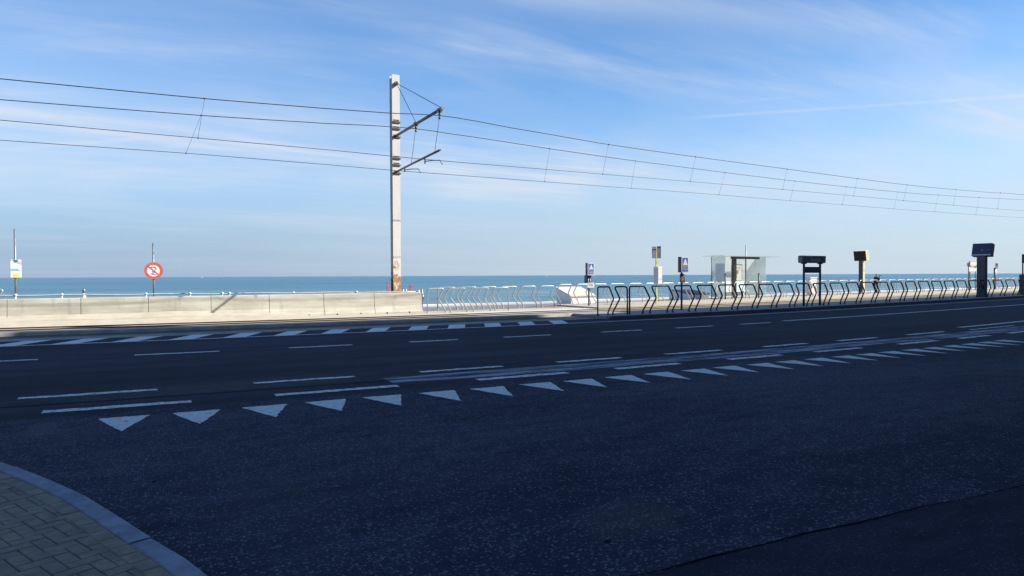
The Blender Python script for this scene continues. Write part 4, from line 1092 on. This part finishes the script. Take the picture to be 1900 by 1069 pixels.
# local: faces +x; z up; 1.68 m before scaling
body = [
    [(0, 0, 0.92, .13), (0.01, 0, 1.10, .125), (0.03, 0, 1.28, .14), (0.04, 0, 1.42, .10), (0.055, 0, 1.50, .055), (0.075, 0, 1.58, .085), (0.08, 0, 1.66, .085)],
    [0, (0, .09, .86, .085), (.02, .10, .48, .062), (-.01, .10, .10, .045), (.10, .11, .04, .04), (.16, .11, .03, .03)],
    [0, (0, -.09, .86, .085), (.04, -.10, .48, .062), (.03, -.10, .10, .045), (.14, -.11, .04, .04), (.20, -.11, .03, .03)],
    [3, (0.04, .17, 1.40, .06), (0.16, .22, 1.16, .045), (0.26, .11, 1.40, .034), (0.29, .08, 1.47, .035), (.32, .06, 1.51, .03)],
    [3, (0.04, -.17, 1.40, .06), (0.16, -.22, 1.16, .045), (0.26, -.11, 1.40, .034), (0.29, -.08, 1.47, .035), (.32, -.06, 1.51, .03)],
]
skin_mesh('body', body, M_SKIN, pr)
for sgn in (1, -1):
    hands = [[(0.30, sgn * .075, 1.50, .02), (0.335, sgn * .075, 1.485 + .017 * j, .010), (0.36 - .006 * (j == 3), sgn * .045, 1.485 + .017 * j, .009)] for j in range(4)] + [[(0.30, sgn * .07, 1.50, .016), (0.31, sgn * .04, 1.49, .011)]]
    skin_mesh('fingers', hands, M_SKIN, pr, 1)
coat = [
    [(0, 0, 0.62, .205), (0, 0, 0.90, .205), (0.015, 0, 1.14, .20), (0.03, 0, 1.30, .20), (0.04, 0, 1.43, .13), (0.05, 0, 1.49, .075)],
    [4, (0.04, .19, 1.40, .095), (0.16, .235, 1.16, .068), (0.25, .115, 1.38, .055)],
    [4, (0.04, -.19, 1.40, .095), (0.16, -.235, 1.16, .068), (0.25, -.115, 1.38, .055)]]
skin_mesh('coat', coat, M_CLOTH, pr)
tro = [[(0, 0, 0.88, .15), (0, .095, .82, .105), (.02, .10, .48, .082), (-.01, .10, .09, .066)], [0, (0, -.095, .82, .105), (.04, -.10, .48, .082), (.03, -.10, .09, .066)]]
skin_mesh('trousers', tro, M_TROUS, pr)
for sx, sy in ((0.06, .108), (.10, -.108)):
    q = MB(); q.prism([(sx - .13, 0), (sx + .13, 0), (sx + .13, .05), (sx + .02, .10), (sx - .11, .10)], 'y', sy - .045, sy + .045); q.build('shoe', M_INK, pr, bevel=0.015)
skin_mesh('hair', [[(0.04, 0, 1.60, .088), (0.055, 0, 1.68, .094), (0.065, 0, 1.715, .07)]], M_HAIR, pr)
q = MB(); q.prism([(0.155, 1.60), (0.19, 1.595), (0.16, 1.635)], 'y', -0.012, 0.012); q.build('nose', M_SKIN, pr)
for sy in (-.035, .035):
    q = MB(); q.ball((0.15, sy, 1.635), 0.012, 8); q.build('eye', M_INK, pr)
q = MB(); q.box(0.145, 0.158, -0.025, 0.025, 1.553, 1.563); q.build('mouth', M_SIGNRED, pr)
cmr = thing('camera_body', 'black camera held up in both hands of the person', 'camera', (52.0, 35.0, -0.01), R(-35)); cmr.scale = (0.94, 1.02, 0.94)
q = MB(); q.box(0.285, 0.345, -0.068, 0.068, 1.50, 1.61); q.build('housing', M_INK, cmr, bevel=0.012)
q = MB(); q.tube([(0.345, 0, 1.55), (0.40, 0, 1.55)], 0.045, 14); q.build('lens', M_SCREEN, cmr)
bag = thing('tote_bag', 'white tote bag hanging from the arm of the person', 'bag', (52.0, 35.0, -0.01), R(-35)); bag.scale = (0.94, 1.02, 0.94)
q = MB(); q.prism([(0.10, 0.66), (0.36, 0.66), (0.33, 1.00), (0.13, 1.00)], 'y', -0.33, -0.27); q.build('pouch', M_WHT, bag, bevel=0.02)
q = MB(); q.tube([(0.15, -.30, 1.0), (0.17, -.27, 1.15), (0.20, -.25, 1.215), (0.25, -.27, 1.15), (0.31, -.30, 1.0)], 0.012, 6); q.build('strap', M_WHT, bag)

# ------------------------------------------------------------------ gull and two far ships
gl = thing('gull', 'small gull flying high at the right in the blue sky', 'bird', (190.0, 141.0, 59.7), R(30))
skin_mesh('body', [[(-.20, 0, 0, .02), (-.05, 0, 0, .055), (.12, 0, .01, .05), (.20, 0, .02, .03), (.25, 0, .015, .012)]], M_GULL, gl, 1)
for sgn in (1, -1):
    q = MB(); q.prism([(-.07, 0), (.08, 0), (.10, .30), (-.02, .60), (-.05, .58), (-.06, .3)], 'z', -.008, .008, Matrix.Rotation(R(28) * sgn, 4, 'X') @ Matrix.Scale(sgn, 4, (0, 1, 0))); q.build('wing', M_GULL, gl)
q = MB(); q.prism([(-.20, -.03), (-.20, .03), (-.34, .06), (-.34, -.06)], 'z', -.006, .006); q.build('tail', M_GULL, gl)
for lab, x, y in (('tiny pale ship on the horizon right of the round sign', 412, 6575), ('tiny pale ship on the horizon left of the number plate', 3088, 5152)):
    t = thing('ship', lab, 'ship', (x, y, -4.5), R(20), 'far ships on the horizon'); t.scale = (0.45, 0.45, 0.4)
    q = MB(); q.prism([(-16, 0), (15, 0), (19, 4.2), (-17, 4.2)], 'y', -3, 3); q.build('hull', M_WHT, t)
    q = MB(); q.box(-13, -5, -2.4, 2.4, 4.21, 10.5); q.build('deck_house', M_WHT, t)
    q = MB(); q.tube([(4, 0, 4.2), (4, 0, 11)], 0.5, 6); q.build('ship_mast', M_WHT, t)

# ------------------------------------------------------------------ apartment blocks on the land side: their shade lies over the street
KX, KY = math.tan(math.atan2(to_sun.x, -to_sun.y)) and to_sun.x / to_sun.z, -to_sun.y / to_sun.z
M_BL = [mat("facade_brick", (0.22, 0.15, 0.11), 0.9, scale=2), M_PLASTER, mat("facade_grey", (0.26, 0.26, 0.26), 0.9, scale=1)]


def block(x0, x1, yf, yb, h, label, k):
    t = thing('apartment_block', label, 'building', (x0, yf, 0), 0, 'apartment blocks on the land side')
    w = x1 - x0
    q = MB(); q.box(0, w, yb - yf, 0, -0.3, h - 0.4); q.build('wall', M_BL[k % 3], t)
    q = MB(); q.box(0, w, yb - yf, 0, h - 0.398, h); q.build('roof', M_SLABB, t)
    nf = int((h - 1) // 3); nw = max(1, int(w // 3.2))
    for f_ in range(nf):
        for j in range(nw):
            cx = (j + 0.5) * w / nw; z = 1.0 + f_ * 3.0
            q = MB(); q.box(cx - 0.9, cx + 0.9, 0.002, 0.03, z, z + 1.6); q.build('window', M_WINDOW, t)
    return t


def h_for(n_edge, xs, yf): return (n_edge + c_(xs) - yf) / KY


YF = 6.5
block(7.2, 20.48, 2.6, -12, 24.5, 'tall brick apartment block at the street corner, standing forward', 0)  # unseen block, made taller and set forward to darken the right foreground
block(20.5, 24.08, YF, -11, h_for(20.5, -3, YF) - 0.3, 'narrow brick apartment block, lowest of the long row', 0)
block(24.1, 27.53, YF, -11, h_for(22.40, -3, YF) - 0.4, 'narrow plaster apartment block, second lowest of the row', 1)
hB = h_for(23.6, 3, YF)
block(27.55, 42.2, YF, -11, hB, 'wide plaster apartment block, tallest next to the corner', 1)
block(42.22, 46.8, YF, -11, h_for(21.8, 13, YF), 'narrow grey apartment block, a step lower than its neighbour', 2)
edges = [46.82, 51, 57, 64, 72, 80, 90, 100, 112, 126, 142, 160]
for k in range(len(edges) - 1):
    xm = (edges[k] + edges[k + 1]) / 2
    hh = h_for(22.85, xm - 29, YF)
    block(edges[k] + (0.02 if k else 0), edges[k + 1], YF, -11, hh, f'apartment block of the long row, {ORD[k]} after the narrow grey one', k)
t = thing('chimney_stack', 'brick chimney stack on the front edge of the wide plaster apartment block', 'chimney', (32.4, 6.95, hB))
q = MB(); q.box(-0.30, 0.30, -0.45, 0.45, 0.002, 2.6); q.build('stack', M_BL[0], t)
q = MB(); q.box(-0.34, 0.34, -0.49, 0.49, 2.602, 2.7); q.build('cap', M_SLABB, t)
block(-26, -4.5, 0.5, -12, 16.5, 'brick apartment block on the left corner of the side street', 0)
